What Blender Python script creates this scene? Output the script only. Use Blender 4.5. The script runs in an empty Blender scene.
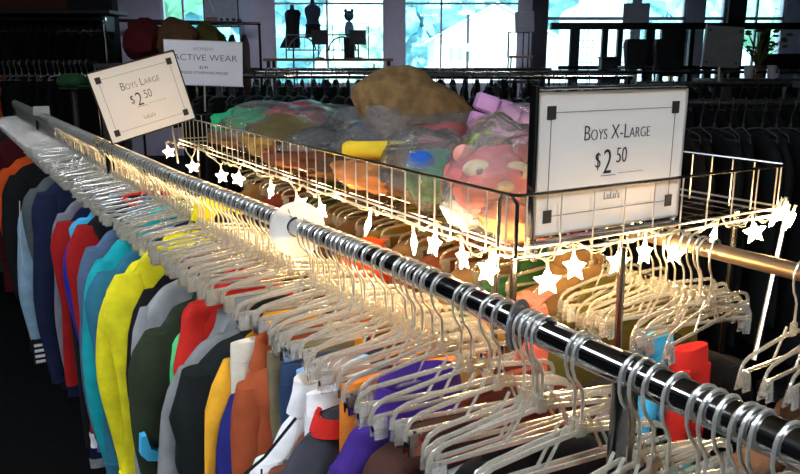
import bpy, math, random
from mathutils import Vector, Matrix, noise
random.seed(7)
R = math.radians
S = bpy.context.scene
COL = S.collection
PI = math.pi

# ------------------------------------------------------------------ materials
def _new(name):
    m = bpy.data.materials.new(name); m.use_nodes = True
    nt = m.node_tree; b = nt.nodes['Principled BSDF']
    return m, nt, b
def rgb(c): return (c[0], c[1], c[2], 1)
MC = {}
def plain(name, c, rough=.5, metal=0, spec=.5, bump=0, bscale=60, var=.12):
    if name in MC: return MC[name]
    m, nt, b = _new(name)
    b.inputs['Roughness'].default_value = rough
    b.inputs['Metallic'].default_value = metal
    b.inputs['Specular IOR Level'].default_value = spec
    tc = nt.nodes.new('ShaderNodeTexCoord')
    n = nt.nodes.new('ShaderNodeTexNoise'); n.inputs['Scale'].default_value = bscale * .3
    n.inputs['Detail'].default_value = 4
    nt.links.new(tc.outputs['Object'], n.inputs['Vector'])
    r = nt.nodes.new('ShaderNodeValToRGB')
    r.color_ramp.elements[0].position = .3; r.color_ramp.elements[1].position = .7
    r.color_ramp.elements[0].color = rgb([x * (1 - var) for x in c])
    r.color_ramp.elements[1].color = rgb([min(1, x * (1 + var)) for x in c])
    nt.links.new(n.outputs['Fac'], r.inputs['Fac']); nt.links.new(r.outputs['Color'], b.inputs['Base Color'])
    if bump:
        n2 = nt.nodes.new('ShaderNodeTexNoise'); n2.inputs['Scale'].default_value = bscale * 4
        n2.inputs['Detail'].default_value = 3
        nt.links.new(tc.outputs['Object'], n2.inputs['Vector'])
        bp = nt.nodes.new('ShaderNodeBump'); bp.inputs['Strength'].default_value = bump
        bp.inputs['Distance'].default_value = .004
        nt.links.new(n2.outputs['Fac'], bp.inputs['Height']); nt.links.new(bp.outputs['Normal'], b.inputs['Normal'])
    MC[name] = m
    return m
def cloth(name, c, rough=.9, bump=.35, bscale=80, var=.15):
    return plain('cloth_' + name, c, rough, 0, .2, bump, bscale, var)
def emis(name, c, s):
    if name in MC: return MC[name]
    m, nt, b = _new(name)
    b.inputs['Base Color'].default_value = rgb(c)
    b.inputs['Emission Color'].default_value = rgb(c); b.inputs['Emission Strength'].default_value = s
    MC[name] = m; return m
def clear(name, tint, diff, fac, rough=.12, wrinkle=0):
    """cheap clear plastic: transparent mixed with a glossy whitish surface"""
    if name in MC: return MC[name]
    m, nt, b = _new(name)
    b.inputs['Base Color'].default_value = rgb(diff); b.inputs['Roughness'].default_value = rough
    b.inputs['Specular IOR Level'].default_value = .8
    t = nt.nodes.new('ShaderNodeBsdfTransparent'); t.inputs['Color'].default_value = rgb(tint)
    g = nt.nodes.new('ShaderNodeBsdfGlossy'); g.inputs['Roughness'].default_value = rough
    mx = nt.nodes.new('ShaderNodeMixShader'); mx.inputs[0].default_value = fac
    nt.links.new(t.outputs[0], mx.inputs[1]); nt.links.new(b.outputs[0], mx.inputs[2])
    lw = nt.nodes.new('ShaderNodeLayerWeight'); lw.inputs['Blend'].default_value = .25
    mx2 = nt.nodes.new('ShaderNodeMixShader')
    nt.links.new(lw.outputs['Fresnel'], mx2.inputs[0])
    nt.links.new(mx.outputs[0], mx2.inputs[1]); nt.links.new(g.outputs[0], mx2.inputs[2])
    if wrinkle:
        tc = nt.nodes.new('ShaderNodeTexCoord')
        n2 = nt.nodes.new('ShaderNodeTexNoise'); n2.inputs['Scale'].default_value = wrinkle
        n2.inputs['Detail'].default_value = 5; n2.inputs['Distortion'].default_value = 1.5
        nt.links.new(tc.outputs['Object'], n2.inputs['Vector'])
        bp = nt.nodes.new('ShaderNodeBump'); bp.inputs['Strength'].default_value = .9
        bp.inputs['Distance'].default_value = .03
        nt.links.new(n2.outputs['Fac'], bp.inputs['Height'])
        for x in (b, g, lw): nt.links.new(bp.outputs['Normal'], x.inputs['Normal'])
    nt.links.new(mx2.outputs[0], nt.nodes['Material Output'].inputs[0])
    MC[name] = m; return m

CHROME = plain('chrome', (.62, .63, .65), .12, 1, .5, 0, 40, .05)
WIREM = plain('bright_wire', (.80, .79, .76), .30, .8, .5, 0, 40, .05)
DARKCHROME = plain('dark_chrome', (.30, .31, .33), .2, 1, .5, 0, 40, .08)
BLACK = plain('black_plastic', (.012, .012, .014), .45)
DARKMETAL = plain('dark_metal', (.03, .03, .035), .5)
def hanger_plastic():
    m, nt, b = _new('hanger_clear_plastic')
    t = nt.nodes.new('ShaderNodeBsdfTransparent'); t.inputs['Color'].default_value = (.97, .97, .95, 1)
    tl = nt.nodes.new('ShaderNodeBsdfDiffuse'); tl.inputs['Color'].default_value = (.60, .575, .50, 1)
    g = nt.nodes.new('ShaderNodeBsdfGlossy'); g.inputs['Roughness'].default_value = .22; g.inputs['Color'].default_value = (1, .99, .96, 1)
    m1 = nt.nodes.new('ShaderNodeMixShader'); m1.inputs[0].default_value = .5
    m2 = nt.nodes.new('ShaderNodeMixShader'); m2.inputs[0].default_value = .32
    nt.links.new(t.outputs[0], m1.inputs[1]); nt.links.new(tl.outputs[0], m1.inputs[2])
    nt.links.new(m1.outputs[0], m2.inputs[1]); nt.links.new(g.outputs[0], m2.inputs[2])
    nt.links.new(m2.outputs[0], nt.nodes['Material Output'].inputs[0]); return m
HCLEAR = hanger_plastic()
CLIPC = clear('clip_clear_plastic', (.95, .95, .94), (.8, .8, .78), .28)
BAG = clear('bag_clear_film', (.97, .97, .98), (.8, .82, .85), .13, .12, 16)
ACRYL = clear('acrylic', (.97, .97, .97), (.85, .85, .85), .08, .05)
WHITEP = plain('white_plastic', (.85, .84, .80), .4)
GREYP = plain('grey_plastic', (.12, .12, .125), .35)
PAPER = plain('sign_paper', (.86, .83, .79), .7, 0, .3, 0, 20, .03)
INK = plain('ink', (.02, .02, .022), .7)
INKG = plain('ink_grey', (.30, .29, .28), .7)
WOODB = plain('brown_wood', (.22, .11, .05), .55)
STAR = emis('star_glow', (1, .64, .27), 130)

# ------------------------------------------------------------------ mesh builder
class MB:
    def __init__(s): s.v = []; s.f = []; s.m = []; s.cur = 0
    def add(s, vs, fs):
        o = len(s.v); s.v += [tuple(x) for x in vs]
        s.f += [tuple(i + o for i in q) for q in fs]; s.m += [s.cur] * len(fs); return s
    def loft(s, rings, cap=True, closed=False):
        n = len(rings[0]); vs = [p for r in rings for p in r]; fs = []
        k = len(rings); last = k if closed else k - 1
        for i in range(last):
            a = i * n; b = ((i + 1) % k) * n
            for j in range(n):
                fs.append((a + j, a + (j + 1) % n, b + (j + 1) % n, b + j))
        if cap and not closed:
            fs.append(tuple(range(n))[::-1]); fs.append(tuple((k - 1) * n + j for j in range(n)))
        return s.add(vs, fs)
    def tube(s, path, r, n=6, closed=False, flat=None):
        P = [Vector(p) for p in path]; rings = []; k = len(P); up = None
        for i in range(k):
            if closed: t = P[(i + 1) % k] - P[i - 1]
            else: t = P[min(i + 1, k - 1)] - P[max(i - 1, 0)]
            t.normalize()
            if up is None:
                up = Vector((0, 0, 1)) if abs(t.z) < .9 else Vector((1, 0, 0))
            a = t.cross(up)
            if a.length < 1e-6: a = t.orthogonal()
            a.normalize(); b = a.cross(t).normalized(); up = b
            rr = r[i] if isinstance(r, (list, tuple)) else r
            ra, rb = (rr, rr) if flat is None else (rr * flat[0], rr * flat[1])
            rings.append([P[i] + a * (ra * math.cos(2 * PI * j / n)) + b * (rb * math.sin(2 * PI * j / n)) for j in range(n)])
        return s.loft(rings, True, closed)
    def box(s, c, d, bev=0, rot=None):
        x, y, z = [q / 2 for q in d]; M = rot or Matrix.Identity(3); c = Vector(c)
        if bev <= 0:
            vs = [c + M @ Vector((sx * x, sy * y, sz * z)) for sz in (-1, 1) for sx, sy in ((-1, -1), (1, -1), (1, 1), (-1, 1))]
            return s.add(vs, [(3, 2, 1, 0), (4, 5, 6, 7), (0, 1, 5, 4), (1, 2, 6, 5), (2, 3, 7, 6), (3, 0, 4, 7)])
        rings = []
        for zz, ins in ((-z, bev), (-z + bev, 0), (z - bev, 0), (z, bev)):
            a, b = x - ins, y - ins; q = bev * .9
            rings.append([c + M @ Vector(p + (zz,)) for p in ((-a + q, -b), (a - q, -b), (a, -b + q), (a, b - q), (a - q, b), (-a + q, b), (-a, b - q), (-a, -b + q))])
        return s.loft(rings)
    def ball(s, c, r, nu=16, nv=10, jit=0, fr=3, seed=0, rot=None):
        c = Vector(c); r = Vector(r if isinstance(r, (tuple, list)) else (r, r, r)); M = rot or Matrix.Identity(3)
        rings = []
        for i in range(nv + 1):
            th = PI * (.02 + .96 * i / nv); ring = []
            for j in range(nu):
                ph = 2 * PI * j / nu
                d = Vector((math.sin(th) * math.cos(ph), math.sin(th) * math.sin(ph), -math.cos(th)))
                k = 1 + (jit * noise.noise(d * fr + Vector((seed * 7.1, seed * 3.3, seed))) if jit else 0)
                ring.append(c + M @ Vector((d.x * r.x * k, d.y * r.y * k, d.z * r.z * k)))
            rings.append(ring)
        return s.loft(rings)
    def mesh(s, name, mats, smooth=True):
        me = bpy.data.meshes.new(name); me.from_pydata(s.v, [], s.f)
        for m in (mats if isinstance(mats, (list, tuple)) else [mats]): me.materials.append(m)
        me.polygons.foreach_set('material_index', s.m)
        me.polygons.foreach_set('use_smooth', [smooth] * len(s.f))
        me.update()
        if smooth:
            try: me.set_sharp_from_angle(angle=R(42))
            except Exception: pass
        return me
    def build(s, name, mats, parent=None, smooth=True):
        o = bpy.data.objects.new(name, s.mesh(name, mats, smooth)); COL.objects.link(o)
        if parent: o.parent = parent
        return o

def tag(o, label, cat, group=None):
    o['label'] = label; o['category'] = cat
    if group: o['group'] = group
    return o
def thing(name, label, cat, loc=(0, 0, 0), rz=0, group=None):
    o = bpy.data.objects.new(name, None); COL.objects.link(o); o.empty_display_size = .05
    o.location = loc; o.rotation_euler = (0, 0, rz)
    return tag(o, label, cat, group)
def struct(o): o['kind'] = 'structure'; return o
def kids(o): return [c for c in COL.objects if c.parent == o]
def partcopy(src, parent):
    c = src.copy(); COL.objects.link(c); c.parent = parent; return c

# ------------------------------------------------------------------ rack frame: x across the rack, y along it
TH = R(30.8); EYE = 1.62; RZ = 1.33; RV = .53; BV = 1.0
def W(v, u, z=0): return (v * math.cos(TH) - u * math.sin(TH), v * math.sin(TH) + u * math.cos(TH), z)
def rthing(name, label, cat, v, u, z, group=None, yaw=0): return thing(name, label, cat, W(v, u, z), TH + yaw, group)

# ------------------------------------------------------------------ room
WALLY = 13.0
def wallbox(name, x0, x1, y0, y1, z0, z1, m):
    b = MB(); b.box(((x0 + x1) / 2, (y0 + y1) / 2, (z0 + z1) / 2), (x1 - x0, y1 - y0, z1 - z0))
    return struct(b.build(name, m, None, False))
CARPET = plain('dark_carpet', (.005, .0055, .006), .95, 0, .1, .4, 90, .3)
CEIL = plain('ceiling_tile', (.35, .36, .38), .9)
WALLD = plain('dark_wall', (.030, .030, .033), .85, 0, .2, .1, 20)
LILAC = plain('lilac_wall', (.62, .58, .72), .85, 0, .2, .1, 20, .06)
wallbox('floor', -6.6, 9, -3.6, WALLY + .3, -.1, 0, CARPET)
wallbox('ceiling', -6.6, 9, -3.6, WALLY + .3, 3.2, 3.3, CEIL)
wallbox('wall_left', -6.7, -6.6, -3.6, WALLY + .3, 0, 3.2, WALLD)
wallbox('wall_right', 9, 9.1, -3.6, WALLY + .3, 0, 3.2, WALLD)
wallbox('wall_front', -6.6, 9, -3.7, -3.6, 0, 3.2, WALLD)
SILL = 1.2; HEAD = 2.95
# window wall: pillars and openings between them
openings = [(-5.02, -4.79), (-3.98, -2.66), (-2.12, -.25), (.06, 2.0), (2.44, 4.77), (5.06, 5.43), (5.72, 6.42)]
edges = [-6.6] + [q for o in openings for q in o] + [9.0]
wb = MB()
for i in range(0, len(edges), 2):
    wb.box(((edges[i] + edges[i + 1]) / 2, WALLY + .12, 1.6), (edges[i + 1] - edges[i], .24, 3.2))
struct(wb.build('wall_back', LILAC, None, False))
b = MB()
for o in openings:
    b.box(((o[0] + o[1]) / 2, WALLY + .12, SILL / 2), (o[1] - o[0], .22, SILL))
    b.box(((o[0] + o[1]) / 2, WALLY + .12, (HEAD + 3.2) / 2), (o[1] - o[0], .22, 3.2 - HEAD))
struct(b.build('trim_1', LILAC, None, False)); 
DPIL = plain('dark_pillar', (.05, .045, .06), .8)
for i, (x0, x1) in enumerate(((2.2, 2.44), (5.43, 5.72), (-5.58, -5.06))):
    wallbox('trim_%d' % (i + 2), x0, x1, WALLY - .1, WALLY + .02, 0, 3.2, DPIL)
WFRAME = plain('window_frame_paint', (.55, .58, .66), .5)
WGLASS = clear('tinted_window_glass', (.88, .97, 1.0), (.5, .7, .75), .03, .03)
mull = {1: [-3.62], 2: [-1.22], 3: [.69], 4: [3.95], 6: [5.96]}
for i, (x0, x1) in enumerate(openings):
    fb = MB(); y = WALLY + .06; w = .035
    for x in (x0 + w / 2, x1 - w / 2): fb.box((x, y, (SILL + HEAD) / 2), (w, .07, HEAD - SILL))
    for z in (SILL + w / 2, HEAD - w / 2): fb.box(((x0 + x1) / 2, y, z), (x1 - x0, .07, w))
    for x in mull.get(i, []): fb.box((x, y, (SILL + HEAD) / 2), (.03 if i != 4 else .16, .06, HEAD - SILL))
    if i >= 4: fb.box(((x0 + x1) / 2, y, 2.29), (x1 - x0, .07, .05))
    if i in (2, 3): fb.box(((x0 + x1) / 2, y, 2.53), (x1 - x0, .06, .03))
    f = struct(fb.build('window_%d' % (i + 1), WFRAME, None, False))
    gb = MB(); gb.box(((x0 + x1) / 2, y, (SILL + HEAD) / 2), (x1 - x0 - .01, .006, HEAD - SILL - .01))
    gb.build('window_pane', WGLASS, f, False)
# dark partition at the left with a red-brown upper band
wallbox('wall_partition', -6.6, -2.45, 6.65, 6.8, 0, 3.2, WALLD)
wallbox('trim_9', -6.6, -2.82, 6.63, 6.655, 1.93, 3.2, plain('red_brown_paint', (.12, .035, .02), .8))

# ceiling light panels
PANEL = emis('light_panel', (.88, .94, 1.0), 38)
def ceil_light(x, y, label, wx=.6, wy=1.2, m=PANEL):
    t = thing('ceiling_light', label, 'light', (x, y, 3.2), 0, None)
    f = MB()
    for sx in (-1, 1): f.box((sx * (wx / 2 + .02), 0, -.03), (.04, wy + .08, .06))
    for sy in (-1, 1): f.box((0, sy * (wy / 2 + .02), -.03), (wx, .04, .06))
    f.build('frame', WFRAME, t, False)
    d = MB(); d.box((0, 0, -.03), (wx, wy, .02)); d.build('diffuser', m, t, False)
ceil_light(-1.5, -.5, 'fluorescent ceiling panel over the aisle to the left of the camera')
ceil_light(1.0, -1.3, 'added fill light panel on the ceiling behind the camera to the right')  # unseen fill lamp, added to brighten the sign fronts
ceil_light(-2.1, 1.7, 'fluorescent ceiling panel over the dark aisle left of the coats', .6, 1.2, emis('light_panel_weak', (.86, .94, 1.0), 10))
DIMP = emis('light_panel_dim', (.86, .88, 1.0), 14)
ceil_light(1.0, 10.6, 'fluorescent ceiling panel near the shop windows', 1.2, .6, DIMP)
ceil_light(-3.0, 10.6, 'fluorescent ceiling panel near the curtained window', 1.2, .6, DIMP)

# ------------------------------------------------------------------ outside
def outside():
    b = MB(); b.box((0, 45, -.35), (120, 63, .1)); o = b.build('ground', plain('pale_gravel', (.5, .55, .5), .9)); struct(o)
    WS = plain('white_siding', (.88, .90, .92), .6, 0, .3, 0, 3, .02)
    t = thing('house', 'white gabled house seen through the middle window', 'house', (3.72, 30, -.3))
    b = MB(); hw = 2.35; e = 2.72; a = 3.95
    prof = [(-hw, 0), (hw, 0), (hw, e), (0, a), (-hw, e)]
    b.loft([[(x, y, z) for x, z in prof] for y in (0, 8)]); b.build('walls', WS, t, False)
    b = MB()
    for s in (-1, 1):
        b.loft([[(0, y, a + .03), (s * (hw + .3), y, e - .13), (s * (hw + .3), y, e - .05), (0, y, a + .12)] for y in (-.3, 8.3)])
    b.build('roof', plain('white_roof', (.85, .87, .9), .5), t, False)
    for k in range(3):
        f = MB(); f.box((-1.75 + k * .34, -.03, 2.15), (.2, .06, .5)); f.build('shutter', plain('grey_shutter', (.25, .27, .33), .7), t, False)
    t = thing('street_lamp', 'street lamp post with flat head outside the middle window', 'lamp', (2.45, 28, -.3))
    b = MB(); b.tube([(0, 0, 0), (0, 0, 3.5)], .05, 8); b.build('pole', DARKMETAL, t)
    b = MB(); b.box((-.05, 0, 3.55), (.55, .25, .12), .03); b.build('lamp_head', WFRAME, t)
    b = MB(); b.box((0, -.08, 2.35), (.38, .03, .28), .005); b.build('plate', plain('grey_plate', (.35, .4, .48), .6), t)
    # trees
    def tree(x, y, h, r, c, label, seed):
        t = thing('tree', label, 'tree', (x, y, -.3), 0, 'trees outside the windows')
        b = MB(); b.tube([(0, 0, 0), (.1, 0, h * .5)], [.16, .1], 8); b.build('trunk', WOODB, t)
        b = MB(); rr = random.Random(seed)
        for k in range(9):
            b.ball((rr.uniform(-.7, .7) * r, rr.uniform(-.5, .5) * r, h * rr.uniform(.28, .95)), r * rr.uniform(.4, .65), 18, 12, .55, 4, seed + k)
        b.build('foliage', plain('foliage_%s' % c, {'teal': (.26, .55, .62), 'green': (.30, .62, .44), 'pale': (.58, .78, .66)}[c], .9, 0, .2, .5, 6, .3), t)  # outdoor haze is put into these light teal and green foliage colours
    spec = [(-15.5, 26, 5.5, 2.6, 'green', 'green tree behind the leftmost narrow window'), (-8.6, 25, 5.2, 2.6, 'green', 'green tree outside the window with the poster'),
            (-5.2, 34, 8, 3.6, 'teal', 'teal tree outside behind the dress forms'), (-.9, 22, 3.6, 1.25, 'pale', 'pale bushy tree by the right edge of the dress form window'),
            (1.0, 43, 8.5, 2.2, 'teal', 'teal tree left of the white house'), (7.2, 50, 10.5, 3.6, 'teal', 'tall teal tree behind the white house'),
            (13.4, 38, 8.0, 2.7, 'teal', 'teal tree outside behind the dark wooden frame'), (20.2, 40, 8.5, 2.9, 'green', 'green tree outside right of the dark wooden frame'),
            (13.3, 24, 3.2, 1.5, 'pale', 'pale shrub outside the rightmost window'), (-12, 42, 9, 4.5, 'teal', 'teal tree far behind the poster window'), (28, 38, 8, 3, 'green', 'green tree far right outside the windows')]
    for i, s in enumerate(spec): tree(*s, i * 11 + 3)
outside()

# ------------------------------------------------------------------ clothing rack
def arc_rail(b, v, u0, u1, z, r, n=14):
    k = 12; b.tube([(v, u0 + (u1 - u0) * i / k, z) for i in range(k + 1)], r, n)
RVK = [(-.5, .53), (.9, .53), (1.2, .512), (1.86, .474), (2.94, .451), (4.0, .432), (6.2, .402)]
def rail_v(u):
    for (a, p), (c, q) in zip(RVK, RVK[1:]):
        if u <= c: return p + (q - p) * (u - a) / (c - a)
    return RVK[-1][1]
rack = thing('clothing_rack', 'long chrome double rail clothing rack crossing the foreground', 'clothing rack', W(0, 0, 0), TH)
b = MB(); b.tube([(rail_v(-.5 + 3.28 * i / 40), -.5 + 3.28 * i / 40, RZ) for i in range(41)], .0165, 18); fr = b.build('rail', CHROME, rack)
b = MB(); b.tube([(RV, .43, RZ + .0172), (RV, .47, RZ + .0172)], .0045, 8, flat=(1, .3)); b.tube([(RV, .565, RZ + .0172), (RV, .58, RZ + .0172)], .003, 8, flat=(1, .3))
b.build('peg_slot', BLACK, fr)
b = MB(); arc_rail(b, BV, -.5, 2.78, RZ, .0125, 14); b.build('rail', plain('brown_metal', (.28, .2, .13), .35, .7), rack)
for v in (RV, BV):
    for u in (.465, 2.7):
        if v == RV: v = rail_v(u)
        b = MB(); b.tube([(v, u, .02), (v, u, RZ - .01)], .013, 12); b.build('post', DARKCHROME, rack)
        b = MB(); b.tube([(v, u, .0), (v, u, .025)], [.03, .02], 12); b.build('foot', BLACK, rack)
for u in (.465, 2.7):
    b = MB(); b.tube([(RV, u, .25), (BV, u, .25)], .011, 10); b.build('crossbar', DARKCHROME, rack)
for (v, u) in ((RV + .09, .80), (.72, .80), (.86, .80), (1.06, .80), (RV + .1, 2.5)):
    pass
b = MB(); b.tube([(.85, .76, .9), (.85, .77, 1.345)], .006, 10); b.build('support_post', DARKCHROME, rack)
b = MB(); b.tube([(.68, .86, .9), (.68, .86, 1.345)], .006, 10); b.build('support_post', DARKCHROME, rack)
b = MB(); b.tube([(1.18, .75, 1.10), (1.31, .80, 1.36)], .004, 8); b.build('support_rod', WIREM, rack)
rack2 = thing('clothing_rack', 'chrome clothing rack continuing at the far left end of the row', 'clothing rack', W(0, 0, 0), TH)
b = MB(); b.tube([(rail_v(2.84 + .2 * i), 2.84 + .2 * i, RZ) for i in range(17)], .0165, 12); b.build('rail', CHROME, rack2)
for v, u in ((rail_v(4.6), 4.6), (rail_v(6), 6.0)):
    b = MB(); b.tube([(v, u, 0), (v, u, RZ)], .014, 10); b.build('post', DARKCHROME, rack2)
# hangers --------------------------------------------------------
def hook_path(rr=.0190, drop=.078):
    p = []
    for k in range(13):
        a = R(-25 + 205 * k / 12); p.append((rr * math.cos(a), 0, rr * math.sin(a) - .0005))
    p += [(-rr * .96, 0, -.014), (-rr * .72, 0, -.026), (-rr * .3, 0, -.036), (-.001, 0, -.046), (0, 0, -drop)]
    return p
def body_mb(hw=.13, detail=True, lift=0):
    b = MB(); n = 6
    top = [(-hw, 0, -.130), (-hw + .001, 0, -.118), (-hw + .007, 0, -.108), (-hw + .02, 0, -.102), (-.06, 0, -.094), (-.012, 0, -.088), (.012, 0, -.088), (.06, 0, -.094), (hw - .02, 0, -.102), (hw - .007, 0, -.108), (hw - .001, 0, -.118), (hw, 0, -.130)]
    b.tube(top, .0026, n, flat=(.8, 1.3))
    b.tube([(-hw + .004, 0, -.122), (hw - .004, 0, -.122)], .0024, n, flat=(.8, 1.3))
    if detail:
        for s in (-1, 1): b.tube([(s * .02, 0, -.076), (s * .046, 0, -.121)], .002, n)
    b.box((0, 0, -.083), (.014, .006, .022), .002)
    return b
def clip_mb(x):
    b = MB()
    for s in (-1, 1):
        b.box((x, s * .0045, -.136), (.018, .003, .026), .001, Matrix.Rotation(R(s * 6), 3, 'X'))
    b.tube([(x - .009, 0, -.136), (x + .009, 0, -.136)], .004, 8)
    b.tube([(x, 0, -.120), (x, 0, -.130)], .003, 6)
    return b
HM = {}
HM['hook'] = MB().tube(hook_path(), .0018, 7).mesh('hook', WIREM)
HM['hooklow'] = MB().tube(hook_path(), .0018, 5).mesh('hook', WIREM)
for hw in (.13, .145, .115): HM['body', hw] = body_mb(hw).mesh('body', HCLEAR)
for hw in (.13, .145, .115):
    for s in (-1, 1):
        HM['clip', hw, s] = clip_mb(s * (hw - .012)).mesh('clip', CLIPC)
        HM['mclip', hw, s] = clip_mb(s * (hw - .012)).mesh('clip', CHROME)
def single_mesh(hw):
    b = MB(); b.tube(hook_path(), .0021, 5); b.cur = 1; q = body_mb(hw); b.add(q.v, q.f)
    for s in (-1, 1):
        q = clip_mb(s * (hw - .012)); b.add(q.v, q.f)
    return b.mesh('hanger', [WIREM, HCLEAR])
for hw in (.13, .145): HM['one', hw] = single_mesh(hw)
def mk(name, me, parent):
    o = bpy.data.objects.new(name, me); COL.objects.link(o); o.parent = parent; return o
def hanger(v, u, label, group, detail=2, yaw=0, lean=0, hw=.13, metal=False, z=RZ, near='clip'):
    if detail == 0:
        o = bpy.data.objects.new('clothes_hanger', HM['one', hw if ('one', hw) in HM else .13]); COL.objects.link(o)
        o.location = W(v, u, z); o.rotation_euler = (0, lean, TH + yaw); tag(o, label, 'hanger', group); return o
    o = thing('clothes_hanger', label, 'hanger', W(v, u, z), TH + yaw, group); o.rotation_euler = (0, lean, TH + yaw)
    mk('hook', HM['hook'], o); mk('body', HM['body', hw], o)
    c = 'mclip' if metal else 'clip'
    for s in (-1, 1): mk('clip', HM[c, hw, s], o)
    return o
rh = random.Random(21)
near_u = [.299, .322, .329, .337, .354, .367, .378, .406, .429, .444, .456]
mid_u = [.517, .527, .58, .59, .6, .61]
for u in near_u:
    hanger(rail_v(u), u, 'clear plastic hanger with wire hook on the bare rail right of the rack post', 'clear hangers right of the rack post', 2, R(rh.uniform(-5, 5)), R(rh.uniform(-4, 4)), rh.choice((.13, .145, .115)), rh.random() < .25)
for u in mid_u:
    hanger(rail_v(u), u, 'clear plastic hanger with wire hook between the grey size divider and the rack post', 'clear hangers right of the grey divider', 2, R(rh.uniform(-5, 5)), R(rh.uniform(-4, 4)), rh.choice((.13, .145)), rh.random() < .3)
cu = [.651, .672, .711, .728, .779, .806, .823, .841, .859, .878, .912, .935, .963, .985, 1.0, 1.011, 1.028, 1.045]
u = 1.058
while u < 1.18: cu.append(u); u += rh.uniform(.017, .022)
for u in cu:
    hanger(rail_v(u), u, 'clear plastic hanger with wire hook between the white and the grey size dividers', 'clear hangers between the two size dividers', 2, R(rh.uniform(-4, 4)), R(rh.uniform(-5, 5)), rh.choice((.13, .13, .145)), rh.random() < .2)
u = 1.245
while u < 2.88:
    hanger(rail_v(u), u, 'clear plastic hanger packed tightly on the rail behind the white size divider', 'clear hangers behind the white size divider', 0, R(rh.uniform(-4, 4)), R(rh.uniform(-4, 4)), rh.choice((.13, .145)))
    u += rh.uniform(.8, 1.2) * (.022 + .012 * (u - 1.2))
u = 2.9
while u < 4.0:
    hanger(rail_v(u), u, 'clear plastic hanger on the far rail left of the tilted boys large sign', 'clear hangers on the far rail', 0, R(rh.uniform(-6, 6)), R(rh.uniform(-5, 5)), .145)
    u += rh.uniform(.020, .030)
b = MB()
while u < 5.9:
    q = MB(); q.tube(hook_path(), .002, 4); p0 = len(q.f); q2 = body_mb(.145, False)
    a = R(rh.uniform(-6, 6)); v0 = rail_v(u)
    for k_, (src, mi) in enumerate(((q, 0), (q2, 1))):
        b.cur = mi; b.add([(v0 + x * math.cos(a), u + x * math.sin(a) + y, RZ + z_) for x, y, z_ in src.v], src.f)
    u += rh.uniform(.035, .05)
o = b.build('clothes_hangers', [WIREM, HCLEAR]); o.location = (0, 0, 0); o.rotation_euler = (0, 0, TH); o['kind'] = 'stuff'
tag(o, 'dense mass of clear hangers at the far left end of the rail', 'hangers')
for u in (.36, .40, .43, .46, .49, .52, .55, .58, .72, .735, .745, .76, .775, .79, .805, .82, .84, .86, .88, .90, .93):
    hanger(BV, u, 'clear plastic hanger on the brown back rail below the star lights', 'clear hangers on the back rail', 2, R(rh.uniform(-16, 16)), R(rh.uniform(-5, 5)), rh.choice((.13, .145)))
u = .98
while u < 2.6:
    hanger(BV, u, 'clear plastic hanger on the back rail underneath the wire basket', 'clear hangers under the basket', 0, R(rh.uniform(-10, 10)), 0, .145)
    u += rh.uniform(.04, .06)

# size dividers
def divider(u, m, label, ro, rz=0, tilt=0):
    t = rthing('size_divider', label, 'size divider', rail_v(u), u, RZ, None, rz); t.rotation_euler[0] = tilt
    b = MB(); n = 36; ri = .019; y = .0015
    R0 = [[(ri * math.cos(2 * PI * j / n), s * y, ri * math.sin(2 * PI * j / n)) for j in range(n)] for s in (-1, 1)]
    R1 = [[(ro * math.cos(2 * PI * j / n), s * y, ro * math.sin(2 * PI * j / n) - .004) for j in range(n)] for s in (1, -1)]
    b.loft(R0 + R1, False, True); b.build('disc', m, t)
    return t
t = divider(1.215, WHITEP, 'round white size divider disc on the chrome rail', .050, R(-12))
b = MB()
b.tube([(-.016, -.003, .034), (-.013, -.003, .026)], .0012, 6); b.tube([(-.013, -.003, .022), (-.010, -.003, .018)], .0012, 6)
b.build('size_mark', INKG, t)
divider(.626, GREYP, 'round grey size divider disc seen edge on upon the chrome rail', .030, R(25))
t = tag(MB().box((0, 0, .03), (.085, .004, .05), .001).build('rail_tag', plain('grey_tag', (.5, .5, .47), .7)), 'small pale tag standing on the far rail at the left', 'tag')
t.location = W(.42, 4.35, RZ); t.rotation_euler = (0, 0, 0)

# ------------------------------------------------------------------ garments
def fold(p, seed, amp, fx=9, fz=3):
    return amp * noise.noise(Vector((p[0] * fx + seed, p[2] * fz, seed * 2.3)))
def garment_rings(prof, n, seed, amp, quilt=0, qs=.09):
    """prof: list of (z, x_center, half_width, half_depth)"""
    rings = []
    for (z, xc, hw, hd) in prof:
        ring = []
        for j in range(n):
            a = 2 * PI * j / n; ca, sa = math.cos(a), math.sin(a)
            x = xc + hw * math.copysign(abs(ca) ** .75, ca); y = hd * math.copysign(abs(sa) ** .8, sa)
            k = fold((x, y, z), seed, amp) + fold((x, y, z), seed + 9, amp * .45, 30, 10)
            if quilt: k += quilt * (abs(math.sin(PI * z / qs)) - .5)
            ring.append((x + k * ca * .7, y + k * (.4 + abs(sa)) * (1 if sa >= 0 else -1), z))
        rings.append(ring)
    return rings
def lerp_prof(keys, n):
    out = []
    for i in range(n):
        t = i / (n - 1) * (len(keys) - 1); k = min(int(t), len(keys) - 2); f = t - k
        out.append(tuple(a + (c - a) * f for a, c in zip(keys[k], keys[k + 1])))
    return out
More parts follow.
